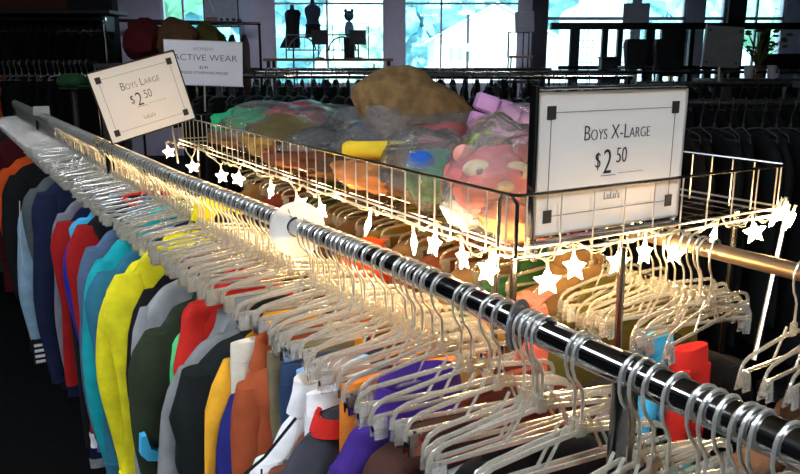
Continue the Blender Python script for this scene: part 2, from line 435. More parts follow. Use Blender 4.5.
def top(name, cat, label, u, vc, m, w=.19, zt=-.125, L=.55, sl=.45, sleeve_m=None, hem_m=None, cuff_m=None, collar_m=None, thick=.018, yaw=0, seed=None,
        amp=.015, quilt=0, drop=.075, collar='crew', spread=.025, v_rail=None, sleeves=True, hood=None, cuff_len=.04, lowm=None, roll=0, split=20):
    """a shirt, jacket, hoodie or vest hanging across the rail; w is the half width at the shoulders"""
    seed = u * 37.7 if seed is None else seed
    t = rthing(name, label, cat, vc, u, RZ, None, yaw); t.rotation_euler[1] = roll
    if vc < .7: zt -= .03; L *= 1.2; sl *= 1.2
    d = thick
    keys = [(zt, 0, .045, d * .6), (zt - .012, 0, w * .38, d * .8), (zt - drop * .45, 0, w * .72, d), (zt - drop, 0, w * .93, d), (zt - drop - .04, 0, w, d * 1.1), (zt - drop - .12, 0, w * .97, d * 1.15),
            (zt - L * .55, 0, w * .95, d * 1.2), (zt - L * .8, 0, w * .96, d * 1.25), (zt - L, 0, w * .97, d * 1.2)]
    rows = lerp_prof(keys, 34)
    b = MB(); rg = garment_rings(rows, 32, seed, amp, quilt)
    if lowm:
        b.loft(rg[:split], True); b.cur = 1; b.loft(rg[split - 1:], True)
        b.build('torso', [m, lowm], t)
    else:
        b.loft(rg); b.build('torso', m, t)
    if sleeves:
        for s in (-1, 1):
            x0 = s * (w * .86); z0 = zt - drop * .95
            path = []
            for k in range(15):
                f = k / 14
                x = x0 + s * (spread * (1 - (1 - f) ** 3.5) + .010 * math.sin(f * 6 + seed)); z = z0 - sl * f
                path.append((z, x, (.062 - .026 * f) * (.55 if k == 0 else (.85 if k == 1 else 1)) * (w / .19), d * (1.15 - .25 * f) * (.6 if k == 0 else 1)))
            sr = garment_rings(path, 16, seed + s * 5, amp * .8, quilt * .8)
            so = MB().loft(sr).build('sleeve', sleeve_m or m, t)
            z1 = z0 - sl; x1 = path[-1][1]
            cr = garment_rings([(z1 + .004, x1, .034, d * .85), (z1 - cuff_len * .5, x1, .031, d * .8), (z1 - cuff_len, x1, .033, d * .82)], 16, seed, .002)
            MB().loft(cr).build('cuff', cuff_m or sleeve_m or m, so)
    cm = collar_m or m
    if collar == 'crew':
        rr = []; k_ = min(1, w / .15)
        for z, r in ((zt - .020, .078), (zt - .004, .070), (zt + .006, .064), (zt + .003, .056), (zt - .012, .052)):
            rr.append([(r * k_ * math.cos(2 * PI * k / 20), d * 1.02 * math.sin(2 * PI * k / 20) * (r / .070), z - .010 * (1 - math.sin(2 * PI * k / 20)) * .8) for k in range(20)])
        MB().loft(rr).build('collar', cm, t)
    elif collar == 'stand':
        rr = []
        for z, r in ((zt - .012, .075), (zt + .012, .066), (zt + .034, .062), (zt + .030, .052), (zt, .05)):
            rr.append([(r * math.cos(2 * PI * k / 20), d * .95 * math.sin(2 * PI * k / 20) * (r / .066), z - .012 * (1 - math.sin(2 * PI * k / 20)) * .8) for k in range(20)])
        MB().loft(rr).build('collar', cm, t)
    elif collar == 'fold':
        for s in (-1, 1):
            b = MB(); b.add([(s * .006, -d * .9 - .004, zt - .03), (s * .075, -d * .9 - .006, zt - .055), (s * .07, -d * .5, zt + .004), (s * .045, -d * .1, zt + .016),
                             (s * .006, -d * .9 + .002, zt - .03), (s * .075, -d * .9 + .002, zt - .055), (s * .07, -d * .5 + .008, zt + .002), (s * .045, d * .1 + .006, zt + .012)],
                            [(0, 1, 2, 3), (7, 6, 5, 4), (0, 4, 5, 1), (1, 5, 6, 2), (2, 6, 7, 3), (3, 7, 4, 0)]); b.build('collar', cm, t, False)
    if hood:
        b = MB(); b.ball((0, .012, zt - .035), (.10, .035, .075), 18, 12, .25, 3, seed); b.build('hood', hood, t)
    if hem_m:
        hr = garment_rings([(zt - L + .03, 0, w * .985, d * 1.3), (zt - L - .004, 0, w * .975, d * 1.25)], 32, seed, amp); MB().loft(hr).build('hem_band', hem_m, t)
    return t
def front_zip(t, x, z0, z1, y, m):
    b = MB(); b.tube([(x, y, z0), (x + .004, y - .004, (z0 + z1) / 2), (x, y - .002, z1)], .003, 6, flat=(1, .6)); b.build('zipper', m, t)
def pants(label, u, vc, m, hw=.115, L=.6, zt=-.150, band=None, yaw=0, thick=.016, name='trousers', roll=0):
    t = rthing(name, label, 'trousers', vc, u, RZ, None, yaw); t.rotation_euler[1] = roll; seed = u * 31.3
    for s in (-1, 1):
        keys = [(zt - .03, s * hw * .5, hw * .52, thick), (zt - .14, s * hw * .5, hw * .53, thick * 1.3), (zt - L * .5, s * hw * .55, hw * .46, thick * 1.2), (zt - L, s * hw * .58, hw * .40, thick)]
        MB().loft(garment_rings(lerp_prof(keys, 18), 20, seed + s, .006)).build('leg', m, t)
    MB().loft(garment_rings([(zt, 0, hw, thick * .7), (zt - .012, 0, hw * 1.01, thick * .9), (zt - .038, 0, hw * 1.02, thick)], 28, seed, .003)).build('waistband', band or m, t)
    return t

C = {k: cloth(k, v) for k, v in dict(
    black=(.010, .010, .012), slate=(.060, .066, .085), red=(.62, .025, .018), white=(.80, .81, .84), purple=(.055, .022, .22), darkbrown=(.055, .022, .018), maroon=(.14, .03, .022),
    orange=(.75, .22, .03), brown=(.20, .06, .025), rust=(.36, .075, .025), royal=(.018, .022, .17), denim=(.03, .06, .13), khaki=(.20, .17, .10), lightblue=(.28, .52, .85), mustard=(.85, .42, .03),
    puffer=(.009, .012, .013), heather=(.22, .23, .24), darkgreen=(.026, .036, .020), limegreen=(.10, .62, .22), navy=(.012, .018, .055), grey=(.30, .31, .33), yellow=(.82, .74, .02), tealblue=(.03, .16, .26),
    teal=(.01, .38, .42), blueheather=(.09, .15, .26), darkred=(.36, .012, .012), cobalt=(.02, .025, .32), sky=(.27, .43, .58), deepnavy=(.008, .010, .045), cyan=(.06, .45, .75), plaid=(.20, .20, .25), steel=(.10, .12, .13),
    flame=(.72, .09, .015), wine=(.08, .008, .012), charcoal=(.03, .032, .036), tan=(.22, .13, .055), olive=(.09, .08, .018), pink=(.55, .11, .09), gold=(.26, .16, .03), cream=(.75, .70, .58), bluegreen=(.03, .22, .22), coffee=(.12, .06, .03), forest=(.02, .08, .03)).items()}

# nearest garments first
top('sweatshirt', 'sweatshirt', 'black sweatshirt hanging at the lower edge under clipped hangers', .625, .545, C['black'], .135, -.115, .5, .42, drop=.05)
pants('black trousers clipped on the hangers right of the black sweatshirt', .405, .56, C['black'], .12, .5, -.140)
pants('teal trousers peeking out below the hangers at the bottom', .455, .56, C['bluegreen'], .12, .5, -.135, yaw=R(6))
top('t_shirt', 't-shirt', 'red t-shirt shoulder between the clear hangers at the bottom', .475, .585, C['red'], .12, -.140, .5, .14, drop=.05)
pants('orange trousers peeking out by the rack post', .335, .56, C['orange'], .12, .5, -.145, yaw=R(-5))
pants('dark brown trousers below the nearest hangers at the bottom right', .285, .55, C['coffee'], .12, .5, -.150)
top('blouse', 'blouse', 'white knitted top at the left tip of the clipped hangers', 0.665, 0.475, C['white'], 0.055, -0.16, .5, .4, spread=.01, amp=.014)
top('cardigan', 'cardigan', 'dark brown corduroy jacket in front of the purple jacket', 0.69, 0.46, C['darkbrown'], 0.115, -0.11, .55, .4, drop=.06, thick=.022, spread=.03)
top('jacket', 'jacket', 'maroon brown jacket showing between the clear hangers', 0.74, 0.61, C['maroon'], 0.13, -0.095, .55, .4, drop=.05, thick=.016)
top('jacket', 'jacket', 'purple jacket with tall collar right of the grey red-collared jersey', 0.76, 0.482, C['purple'], 0.13, -0.1, .6, .44, collar='stand', thick=.022, amp=.014)
pants('orange trousers folded over the hangers behind the purple jacket', 0.81, 0.485, C['orange'], 0.09, .5, -.118)
top('jersey', 'jersey', 'slate grey jersey with a red collar', 0.85, 0.42, C['slate'], 0.105, -0.14, .6, .42, collar_m=C['red'], thick=.02)
pants('white trousers clipped up behind the red-collared jersey', 0.87, 0.44, C['white'], 0.07, .4, -.150)
pants('light blue trousers between the white trousers and the khaki trousers', 0.96, 0.455, C['lightblue'], 0.06, .4, -.155)
top('jacket', 'jacket', 'rust brown jacket between the white piped jacket and the white trousers', 0.89, 0.43, C['brown'], 0.09, -0.165, .5, .4, spread=.02)
t = top('track_jacket', 'jacket', 'white track jacket with thin black piping on the shoulder', 0.93, 0.44, C['white'], 0.122, -0.15, .6, .44, collar='stand', thick=.02, drop=.09, spread=.03, amp=.007)
b = MB(); b.tube([(-.07, -.024, -.20), (-.12, -.027, -.245), (-.15, -.028, -.262)], .0022, 6); b.tube([(-.125, -.027, -.262), (-.128, -.028, -.36), (-.122, -.028, -.5)], .0015, 6); b.build('piping', C['black'], t)
pants('khaki trousers clipped beside the navy denim trousers', 1.05, 0.46, C['khaki'], .075, .45, -.155)
pants('navy denim trousers between the rust jacket and the khaki trousers', .995, .475, C['denim'], .09, .5, -.155)
top('quilted_jacket', 'jacket', 'rust orange quilted jacket hanging beside the navy blue jacket', 1.085, 0.44, C['rust'], 0.092, -0.14, .65, quilt=.006, drop=.05, thick=.024, collar='stand')
top('jacket', 'jacket', 'royal navy blue jacket between the rust quilted jacket and the mustard shirt', 1.11, .47, C['royal'], .13, -.140, .62, .5, drop=.08, spread=.03)
pants('white trousers clipped in front of the mustard shirt', 1.14, .465, C['cream'], .11, .2, -.165, thick=.02)
top('shirt', 'shirt', 'mustard yellow shirt beside the black puffer jacket', 1.165, .475, C['mustard'], .125, -.105, .68, .5, drop=.07, spread=.03)
top('puffer_jacket', 'jacket', 'black quilted puffer jacket', 1.215, .47, C['puffer'], .160, -.135, .66, .5, quilt=.012, thick=.035, drop=.07, collar='stand', amp=.008)
top('hoodie', 'hoodie', 'heather grey hoodie behind the black puffer jacket', 1.29, 0.465, C['heather'], .165, -.15, .62, .50, hood=C['heather'], thick=.022)
top('t_shirt', 't-shirt', 'red t-shirt poking up behind the grey hoodie', 1.42, 0.475, C['red'], 0.105, -0.1, .5, .16, drop=.05)
top('t_shirt', 't-shirt', 'bright green t-shirt sliver beside the olive jacket', 1.47, 0.475, C['limegreen'], 0.108, -0.14, .5, .2)
t = top('jacket', 'jacket', 'dark olive fleece jacket with navy lower half and bright blue boomerang patch', 1.50, .465, C['darkgreen'], .165, -.145, .68, .48, thick=.03, collar='stand', amp=.017, drop=.08, lowm=C['deepnavy'], split=25)
b = MB(); P_ = [(-.020, .035), (-.010, .036), (-.004, .005), (.030, -.020), (.026, -.032), (-.012, -.020), (-.024, -.004)]
b.loft([[(-.187 + x, y, -.485 + z) for x, z in P_] for y in (-.052, -.030)])
b.build('patch', C['cyan'], t, False)
top('track_jacket', 'jacket', 'black track jacket between the yellow fleece and the grey hoodie sliver', 1.66, .48, C['black'], .155, -.12, .80, .55, lowm=C['deepnavy'], drop=.06)
top('hoodie', 'hoodie', 'pale grey hoodie sliver between the yellow fleece and the olive jacket', 1.58, .475, C['grey'], .170, -.12, .75, .55)
t = top('fleece_jacket', 'jacket', 'bright yellow fleece jacket hanging to a black hem', 1.80, .47, C['yellow'], .185, -.115, .80, .42, collar='stand', collar_m=C['tealblue'], thick=.035, amp=.016, hem_m=C['black'], drop=.085)
front_zip(t, -.02, -.16, -.85, -.045, C['gold'])
top('jacket', 'jacket', 'bright yellow jacket shoulder among the hangers behind the yellow fleece', 1.70, .45, C['yellow'], .16, -.075, .5, .4, thick=.02)
top('fleece_jacket', 'jacket', 'blue-green fleece jacket behind the yellow fleece', 1.87, .46, C['tealblue'], .18, -.11, .6, .42, collar='stand', thick=.025)
top('fleece_jacket', 'jacket', 'turquoise fleece jacket left of the yellow fleece', 1.95, .47, C['teal'], .195, -.09, .62, .46, collar='stand', thick=.028, drop=.085)
t = top('jacket', 'jacket', 'black jacket with yellow collar and shoulder standing above the hangers', 1.76, .54, C['black'], .15, -.035, .55, .4, collar='stand', collar_m=C['yellow'], drop=.06)
top('hoodie', 'hoodie', 'heather blue hoodie left of the turquoise fleece', 2.10, .465, C['blueheather'], .185, -.10, .85, .46, hood=C['blueheather'], hem_m=C['steel'])
top('t_shirt', 't-shirt', 'long sleeved dark red shirt beside the heather blue hoodie', 2.19, .46, C['black'], .175, -.055, .6, .52, sleeve_m=C['darkred'], cuff_m=C['white'], collar_m=C['red'])
top('jacket', 'jacket', 'cobalt blue jacket right of the red and navy jacket', 2.33, .47, C['cobalt'], .18, -.10, .6, .42, collar='stand', thick=.026)
top('jacket', 'jacket', 'navy jacket with red shoulders left of the cobalt jacket', 2.55, .455, C['deepnavy'], .18, -.11, .78, .46, sleeve_m=C['darkred'], cuff_m=C['deepnavy'], hem_m=C['grey'])
top('shirt', 'shirt', 'cyan t-shirt sliver above the navy and red jacket', 2.52, .48, C['cyan'], .15, -.10, .4, .16)
top('shirt', 'shirt', 'grey plaid shirt behind the navy and red jacket', 2.75, .465, C['plaid'], .18, -.12, .6, .46, collar='fold')
top('jacket', 'jacket', 'long navy blue jacket left of the grey plaid shirt', 3.1, .455, C['navy'], .20, -.10, .72, .60, thick=.045, collar='stand', amp=.018)
t = top('jersey', 'jersey', 'pale blue jersey with a black cuff marked by white bars', 3.6, 0.43, C['sky'], 0.2, -0.24, .55, .50, cuff_m=C['black'], cuff_len=.12, thick=.03)
b = MB()
for k in range(4): b.box((-.20, -.030, -.965 - k * .026), (.040, .012, .011), .001)
b.build('cuff_bars', C['white'], t)
t = top('hoodie', 'hoodie', 'steel grey hoodie with white lettered sleeve stripe at the left', 3.35, 0.43, C['steel'], 0.17, -0.12, .55, .42, hood=C['steel'], thick=.035)
b = MB(); b.tube([(-.225, -.034, -.26), (-.238, -.036, -.40), (-.24, -.036, -.52)], .005, 6, flat=(1, .4)); b.build('stripe', C['cream'], t)
top('jacket', 'jacket', 'black jacket between the orange hoodie and the steel grey hoodie', 3.95, .42, C['black'], .21, -.14, .8, .5, thick=.04)
t = top('hoodie', 'hoodie', 'flame orange hoodie with black cuffs at the far left', 4.15, .40, C['flame'], .20, -.13, .6, .38, cuff_m=C['black'], thick=.035, cuff_len=.1, lowm=C['black'])
top('jacket', 'jacket', 'dark wine jacket at the far left end of the rack', 4.8, .38, C['wine'], .22, -.10, .75, .5, thick=.05)
top('jacket', 'jacket', 'charcoal jacket hanging behind the dark wine jacket', 5.3, .38, C['charcoal'], .22, -.10, .75, .5, thick=.05)
# hem things low on the left
t = pants('dark trousers with grey waistband low beside the yellow fleece', 2.36, .40, C['black'], .15, .5, -.40, band=C['grey'])
p = rthing('packet', 'small clear packet with red contents hanging low beside the dark trousers', 'packet', .27, 2.18, .36)
MB().box((0, 0, 0), (.055, .02, .07), .006).build('pouch', BAG, p); MB().ball((.004, 0, -.004), (.02, .007, .026), 12, 8, .3).build('contents', C['red'], p)

# back rail garments, seen over the front rail under the basket
brs = [(.36, 'coffee', 'dark brown shaggy jacket on the back rail at the right edge', .12), (.46, 'black', 'black jacket on the back rail left of the shaggy brown jacket', .08), (.54, 'coffee', 'coffee brown jacket on the back rail right of the red trousers', .11),
       (.80, 'black', 'black jacket on the back rail behind the red trousers', .10), (.92, 'olive', 'olive jacket on the back rail under the bright stars', .03), (1.0, 'tan', 'tan jacket on the back rail left of the olive jacket', 0),
       (1.08, 'forest', 'dark green jacket on the back rail below the basket corner', 0), (1.18, 'tan', 'tan corduroy jacket on the back rail below the basket corner', 0), (1.30, 'brown', 'brown jacket on the back rail under the pink toy bag', 0), (1.42, 'tan', 'tan coat on the back rail under the green toy', 0),
       (1.56, 'gold', 'golden tan jacket on the back rail under the yellow toy', 0), (1.70, 'coffee', 'coffee brown jacket under the middle of the basket', 0), (1.86, 'tan', 'tan jacket under the left half of the basket', 0), (2.02, 'forest', 'dark green jacket under the left half of the basket', 0), (2.2, 'maroon', 'maroon jacket under the left end of the basket', 0), (2.4, 'tan', 'tan shirt under the left end of the basket', 0)]
for u, c, l, dz in brs: top('jacket', 'jacket', l, u, .985, C[c], .215, -.10 - dz, .6, .45, thick=.03, collar='stand', amp=.014, drop=.05)
for u, c, l in ((.72, 'red', 'bright red trousers clipped on the back rail hangers'), (.757, 'cyan', 'blue trousers clipped left of the red trousers')):
    pants(l, u, .965 if c == 'red' else .925, C[c], .034, .16, -.15 if c == 'red' else -.135)
t = top('t_shirt', 't-shirt', 'orange t-shirt on the back rail showing above the front rail', 1.36, .74, C['flame'], .05, -.085, .4, .1, amp=.005, spread=.01, drop=.03)
t = top('t_shirt', 't-shirt', 'salmon pink top on the back rail below the corner star', .88, .77, C['pink'], .032, -.080, .4, .1, amp=.003, sleeves=False, spread=.01, drop=.03)

# ------------------------------------------------------------------ wire basket
BX0, BX1, BU0, BU1, BZ0, BZ1 = .665, 1.295, .80, 2.60, 1.345, 1.435
bk = thing('wire_basket', 'long chrome wire basket on top of the rack holding bagged toys', 'basket', W(0, 0, 0), TH)
b = MB(); rr = .012
def rim_path(z): return [(BX0, BU0 + .01, z), (BX0 + .01, BU0, z), (BX1 - .01, BU0, z), (BX1, BU0 + .01, z), (BX1, BU1 - .01, z), (BX1 - .01, BU1, z), (BX0 + .01, BU1, z), (BX0, BU1 - .01, z)]
b.tube(rim_path(BZ1), .0027, 8, True); b.build('rim', DARKCHROME, bk)
b = MB()
for z in (BZ0, BZ0 + .012): b.tube(rim_path(z), .002, 6, True)
b.build('bottom_rim', WIREM, bk)
UW = MB().tube([(0, 0, BZ0 - .004), (0, 0, BZ1)], .0014, 6).mesh('upright_wire', WIREM)
nu = 38
for x in (BX0, BX1):
    for i in range(nu + 1): mk('upright_wire', UW, bk).location = (x, BU0 + .02 + (BU1 - BU0 - .04) * i / nu, 0)
for y in (BU0, BU1):
    for i in range(10): mk('upright_wire', UW, bk).location = (BX0 + .02 + (BX1 - BX0 - .04) * i / 9, y, 0)
b = MB()
for i in range(14): b.tube([(BX0 + (BX1 - BX0) * i / 13, BU0, BZ0), (BX0 + (BX1 - BX0) * i / 13, BU1, BZ0)], .0011, 5)
for i in range(24): b.tube([(BX0, BU0 + (BU1 - BU0) * i / 23, BZ0 - .003), (BX1, BU0 + (BU1 - BU0) * i / 23, BZ0 - .003)], .0014, 5)
b.build('base_grid', DARKCHROME, bk)
for (x, y) in ((BX0, BU0), (BX0 + .03, BU0 + .0), (BX0, BU0 + .035)):
    pass
b = MB()
lp = [(BX0 - .002, BU0 + .034, BZ0), (BX0 - .002, BU0 + .034, BZ1 - .012), (BX0 - .001, BU0 + .026, BZ1), (BX0 + .001, BU0 + .012, BZ1), (BX0 + .004, BU0 + .002, BZ1 - .012), (BX0 + .004, BU0 + .002, BZ0)]
b.tube(lp, .003, 8); b.build('corner_loop', DARKCHROME, bk)
for sx, sy in ((BX0 + .05, BU0 + .06), (BX1 - .05, BU0 + .06), (BX0 + .05, BU1 - .06), (BX1 - .05, BU1 - .06)):
    b = MB(); b.tube([(sx, sy, .3), (sx, sy, BZ0)], .006, 8); b.build('stem', DARKCHROME, bk)

# ------------------------------------------------------------------ star string lights
sl = thing('string_lights', 'warm white star string lights draped along the basket bottom', 'string lights', W(0, 0, 0), TH)
stars = [(.65, 2.673, 1.305), (.65, 2.377, 1.288), (.65, 2.081, 1.297), (.65, 1.942, 1.308), (.65, 1.70, 1.313), (.65, 1.531, 1.306), (.65, 1.41, 1.313), (.65, 1.207, 1.319), (.65, 1.044, 1.319), (.65, .983, 1.33), (.65, .902, 1.326), (.65, .84, 1.32),
         (.718, .787, 1.307), (.77, .787, 1.321), (.862, .787, 1.316), (.918, .787, 1.324), (.992, .787, 1.314), (1.085, .787, 1.33), (1.197, .787, 1.324), (1.25, .787, 1.345), (1.275, .787, 1.348), (1.32, .80, 1.328)]
def star_mesh(r=.0215, th=.0055):
    b = MB(); n = 10; P = []
    for k in range(n):
        a = PI / 2 + k * PI / 5; q = r if k % 2 == 0 else r * .5
        P.append((q * math.cos(a), q * math.sin(a)))
    f = [(x, -.001, z) for x, z in P]; g = [(x, .001, z) for x, z in P]
    vs = f + g + [(0, -th, 0), (0, th, 0)]
    fs = []
    for k in range(n):
        j = (k + 1) % n
        fs += [(k, j, 20), (j + n, k + n, 21), (k + n, j + n, j, k)]
    b.add(vs, fs); return b.mesh('star_bulb', STAR, False)
SM = star_mesh()
CAPM = MB().tube([(0, 0, .016), (0, 0, .034)], [.0028, .0035], 8).mesh('bulb_cap', clear('cap_clear', (.95, .93, .85), (.9, .85, .7), .6))
rs = random.Random(4); wire = []
aims = [R(20), R(0), R(35), R(-25), R(65), R(15), R(60), R(70), R(75), R(-72), R(45), R(-60), R(-5), R(-62), R(0), R(25), R(0), R(50), R(-10), R(40), R(-50), R(30)]
for i, (v, u, z) in enumerate(stars):
    o = mk('star_bulb', SM, sl); o.location = (v, u, z)
    tilt = rs.uniform(-.3, .3)
    o.rotation_euler = (rs.uniform(-.3, .3), tilt, -TH * .6 + aims[i])
    mk('bulb_cap', CAPM, o)
    top_ = Vector((v, u, z)) + o.rotation_euler.to_matrix() @ Vector((0, 0, .034))
    wire.append(tuple(top_))
    if i < len(stars) - 1:
        n2 = stars[i + 1]
        d = math.hypot(v - n2[0], u - n2[1]); k = 3 if d > .1 else 1
        for q in range(1, k + 1):
            f = q / (k + 1)
            wire.append((v + (n2[0] - v) * f - .006, u + (n2[1] - u) * f - .004, BZ0 + rs.uniform(-.006, .014)))
pts = []
for i in range(len(wire) - 1):
    p0, p1, p2, p3 = [Vector(wire[max(0, min(len(wire) - 1, i + k))]) for k in (-1, 0, 1, 2)]
    for q in range(5):
        t_ = q / 5
        pts.append(.5 * ((2 * p1) + (p2 - p0) * t_ + (2 * p0 - 5 * p1 + 4 * p2 - p3) * t_ ** 2 + (-p0 + 3 * p1 - 3 * p2 + p3) * t_ ** 3))
MB().tube(pts, .0013, 6).build('wire', plain('clear_cord', (.8, .72, .5), .3), sl)
wire2 = [Vector(p) + Vector((.003 * math.sin(i * 2.1), .002 * math.cos(i * 1.7), .005 * math.sin(i * .9))) for i, p in enumerate(pts)]
MB().tube(wire2, .0011, 6).build('wire', MC['clear_cord'], sl)

# ------------------------------------------------------------------ signs
def text_mesh(txt, size, m, parent, loc, name='lettering', sx=1.0, caps=False, align='CENTER', off=None, shear=0):
    c = bpy.data.curves.new('txt', 'FONT'); c.body = txt; c.size = size; c.align_x = align; c.extrude = .0004; c.offset = (-.0005 if size > .03 else 0) if off is None else off; c.shear = shear
    c.small_caps_scale = .72
    if caps:
        for f in c.body_format: f.use_small_caps = True
    o = bpy.data.objects.new('txt', c); COL.objects.link(o)
    bpy.context.view_layer.update()
    me = bpy.data.meshes.new_from_object(o.evaluated_get(bpy.context.evaluated_depsgraph_get()))
    bpy.data.objects.remove(o); me.materials.clear(); me.materials.append(m)
    q = bpy.data.objects.new(name, me); COL.objects.link(q); q.parent = parent
    q.location = loc; q.rotation_euler = (PI / 2, 0, 0); q.scale = (sx, 1, 1); return q
def price_sign(t, w, h, size_txt, frame=True, framed='full'):
    """front face at y=-.002; origin at the lower middle"""
    b = MB(); b.box((0, 0, h / 2), (w, .002, h)); card = b.build('card', PAPER, t, False)
    b = MB()
    for s in (-1, 1): b.box((s * (w / 2 + .002), 0, h / 2), (.004, .008, h + .008), .0015)
    b.box((0, 0, h + .002), (w, .008, .004), .0015); b.box((0, 0, -.002), (w, .008, .004), .0015)
    b.build('frame', WIREM if framed == 'full' else BLACK, t)
    b = MB(); y = -.0016; a, c = w / 2 - .022, h / 2 - .025; zc = h / 2; th = .0012
    for s in (-1, 1):
        b.box((s * a, y, zc), (th, .0008, 2 * c)); b.box((0, y, zc + s * c), (2 * a, .0008, th))
    b.build('border_line', INKG, card, False)
    for sx in (-1, 1):
        for sz in (-1, 1): MB().box((sx * a, y - .0004, zc + sz * c), (.016, .001, .019)).build('corner_square', INK, card, False)
    text_mesh(size_txt, h * .16, INK, card, (.005, y, h * .66), sx=.8, caps=True)
    text_mesh('$', h * .17, INK, card, (-.040, y, h * .45), sx=.7, align='LEFT')
    text_mesh('2', h * .27, INK, card, (-.023, y, h * .40), sx=.72, align='LEFT')
    text_mesh('50', h * .17, INK, card, (.004, y, h * .475), sx=.7, align='LEFT')
    b = MB(); b.box((-.010, y, h * .385), (.03, .0008, .0014)); b.box((.038, y, h * .395), (.055, .0008, .0008)); b.build('underline', INKG, card, False)
    text_mesh('LuLu\'s', h * .085, INKG, card, (.0, y, h * .20), sx=.8)
    return card
# boys X-large, stands inside the right end of the basket
t = rthing('price_sign', 'large framed white Boys X-Large price sign standing at the basket end', 'sign', .862, .812, 1.372)
price_sign(t, .303, .200, 'Boys X-Large')
b = MB(); b.box((-.1605, 0, .092), (.006, .016, .245), .002); b.box((0, -.004, .209), (.318, .012, .005), .002); b.box((0, 0, -.012), (.312, .016, .006), .002); b.build('holder', CHROME, t)
for sx in (-.150, .150): MB().box((sx, 0, -.022), (.006, .01, .035), .001).build('holder_foot', CHROME, t)
# boys large, tilted, at the far end of the basket
t = rthing('price_sign', 'tilted cream Boys Large price sign at the far end of the basket', 'sign', .472, 2.40, 1.352, None, R(0)); 
price_sign(t, .262, .212, 'Boys Large', framed='black')
t.rotation_euler = (0, R(-15), TH); t.location = W(.545, 2.40, 1.407)
b = MB(); b.tube([(.055, 0, -.005), (.035, .005, -.12)], .003, 8); b.build('stand_rod', WIREM, t)
# active wear
t = thing('price_sign', 'white Active Wear sign with black lettering behind the tilted price sign', 'sign', (-.845, 3.3, 1.52), R(3)); t.rotation_euler = (0, R(2), R(4))
MB().box((0, 0, .085), (.33, .003, .18)).build('card', plain('cool_paper', (.72, .73, .82), .7, 0, .3, 0, 20, .03), t, False)
b = MB(); b.box((0, .004, .177), (.335, .008, .005), .001); b.box((0, .004, -.007), (.335, .008, .005), .001); b.build('frame', WFRAME, t)
y = -.0025
text_mesh("WOMEN'S", .019, INKG, t, (0, y, .138), sx=1); text_mesh('ACTIVE WEAR', .037, INK, t, (.008, y, .096), sx=1.14)
text_mesh('$2.99', .016, INK, t, (0, y, .062), sx=1); text_mesh('UNLESS OTHERWISE PRICED', .0155, INK, t, (0, y, .040), sx=1.05)
b = MB(); b.tube([(0, .01, 0), (0, .01, -.12)], .004, 8); b.build('stand_rod', WIREM, t)

# ------------------------------------------------------------------ basket contents
def plush(name, label, cat, v, u, z, blobs, m, rot=0): 
    t = rthing(name, label, cat, v, u, z, None, rot); return t
FUR = cloth('brown_fur', (.20, .12, .05), .95, .9, 120, .35)
t = rthing('plush_pillow', 'large brown furry pillow toy on top of the bagged toys', 'toy', .93, 1.50, 1.508, None, 0)
t.rotation_euler = (0, R(17), TH * .35)
b = MB(); rings = []
for i in range(25):
    f = i / 24; x = -.148 + .296 * f
    s = max(.03, math.sin(PI * min(1, .02 + .965 * f))) ** (.85 if f < .3 else .5) * (1 if f >= .3 else 1 + .28 * (1 - f / .3))
    hh = .088 * s * (1.0 + .12 * math.sin(f * 7)); hd = .11 * s
    rings.append([(x, hd * math.cos(2 * PI * k / 24), hh * math.sin(2 * PI * k / 24) + .012 * noise.noise(Vector((x * 18, math.cos(k * .26) * 2, math.sin(k * .26) * 2)))) for k in range(24)])
b.loft(rings); b.build('body', FUR, t)
b = MB(); b.ball((-.01, -.085, .035), (.018, .010, .009), 14, 8); b.build('nose_patch', cloth('beige_patch', (.62, .5, .38)), t)
def blob(name, label, cat, v, u, z, r, m, seed, jit=.35, fr=2.2, rot=0, group=None):
    o = MB().ball((0, 0, 0), r, 26, 16, jit, fr, seed).build(name, m); tag(o, label, cat, group); o.location = W(v, u, z); o.rotation_euler = (0, 0, TH + rot); return o
# left bag
blob('plastic_bag', 'clear plastic bag of green and red toys at the left end of the basket', 'bag', .95, 2.26, 1.412, (.25, .36, .080), BAG, 3)
blob('plush_toy', 'green plush toy inside the left plastic bag', 'toy', .86, 2.42, 1.412, (.11, .15, .055), cloth('toy_green', (.02, .42, .17)), 4)
blob('plush_toy', 'red plush toy inside the left plastic bag', 'toy', .95, 2.24, 1.442, (.09, .12, .045), cloth('toy_red', (.55, .03, .03)), 5)
blob('plush_toy', 'olive brown plush toy inside the left plastic bag', 'toy', .84, 2.08, 1.397, (.12, .16, .06), cloth('toy_olive', (.13, .10, .04)), 6)
blob('plush_toy', 'tan plush toy at the bottom of the left basket end', 'toy', .80, 2.34, 1.375, (.10, .16, .025), C['tan'], 61)
blob('plush_toy', 'brown plush toy at the bottom of the basket below the dark clear bag', 'toy', .77, 1.78, 1.375, (.09, .17, .026), C['brown'], 62)
blob('plush_toy', 'coffee brown plush toy at the bottom of the basket beside the orange tan toy', 'toy', .80, 1.56, 1.375, (.10, .08, .026), C['coffee'], 63)
blob('plastic_bag', 'dark clear plastic bag lying right of the green toy bag', 'bag', .95, 1.80, 1.40, (.22, .16, .055), BAG, 13)
blob('plush_toy', 'charcoal plush toy in the dark clear bag', 'toy', .95, 1.80, 1.395, (.15, .11, .045), C['charcoal'], 14)
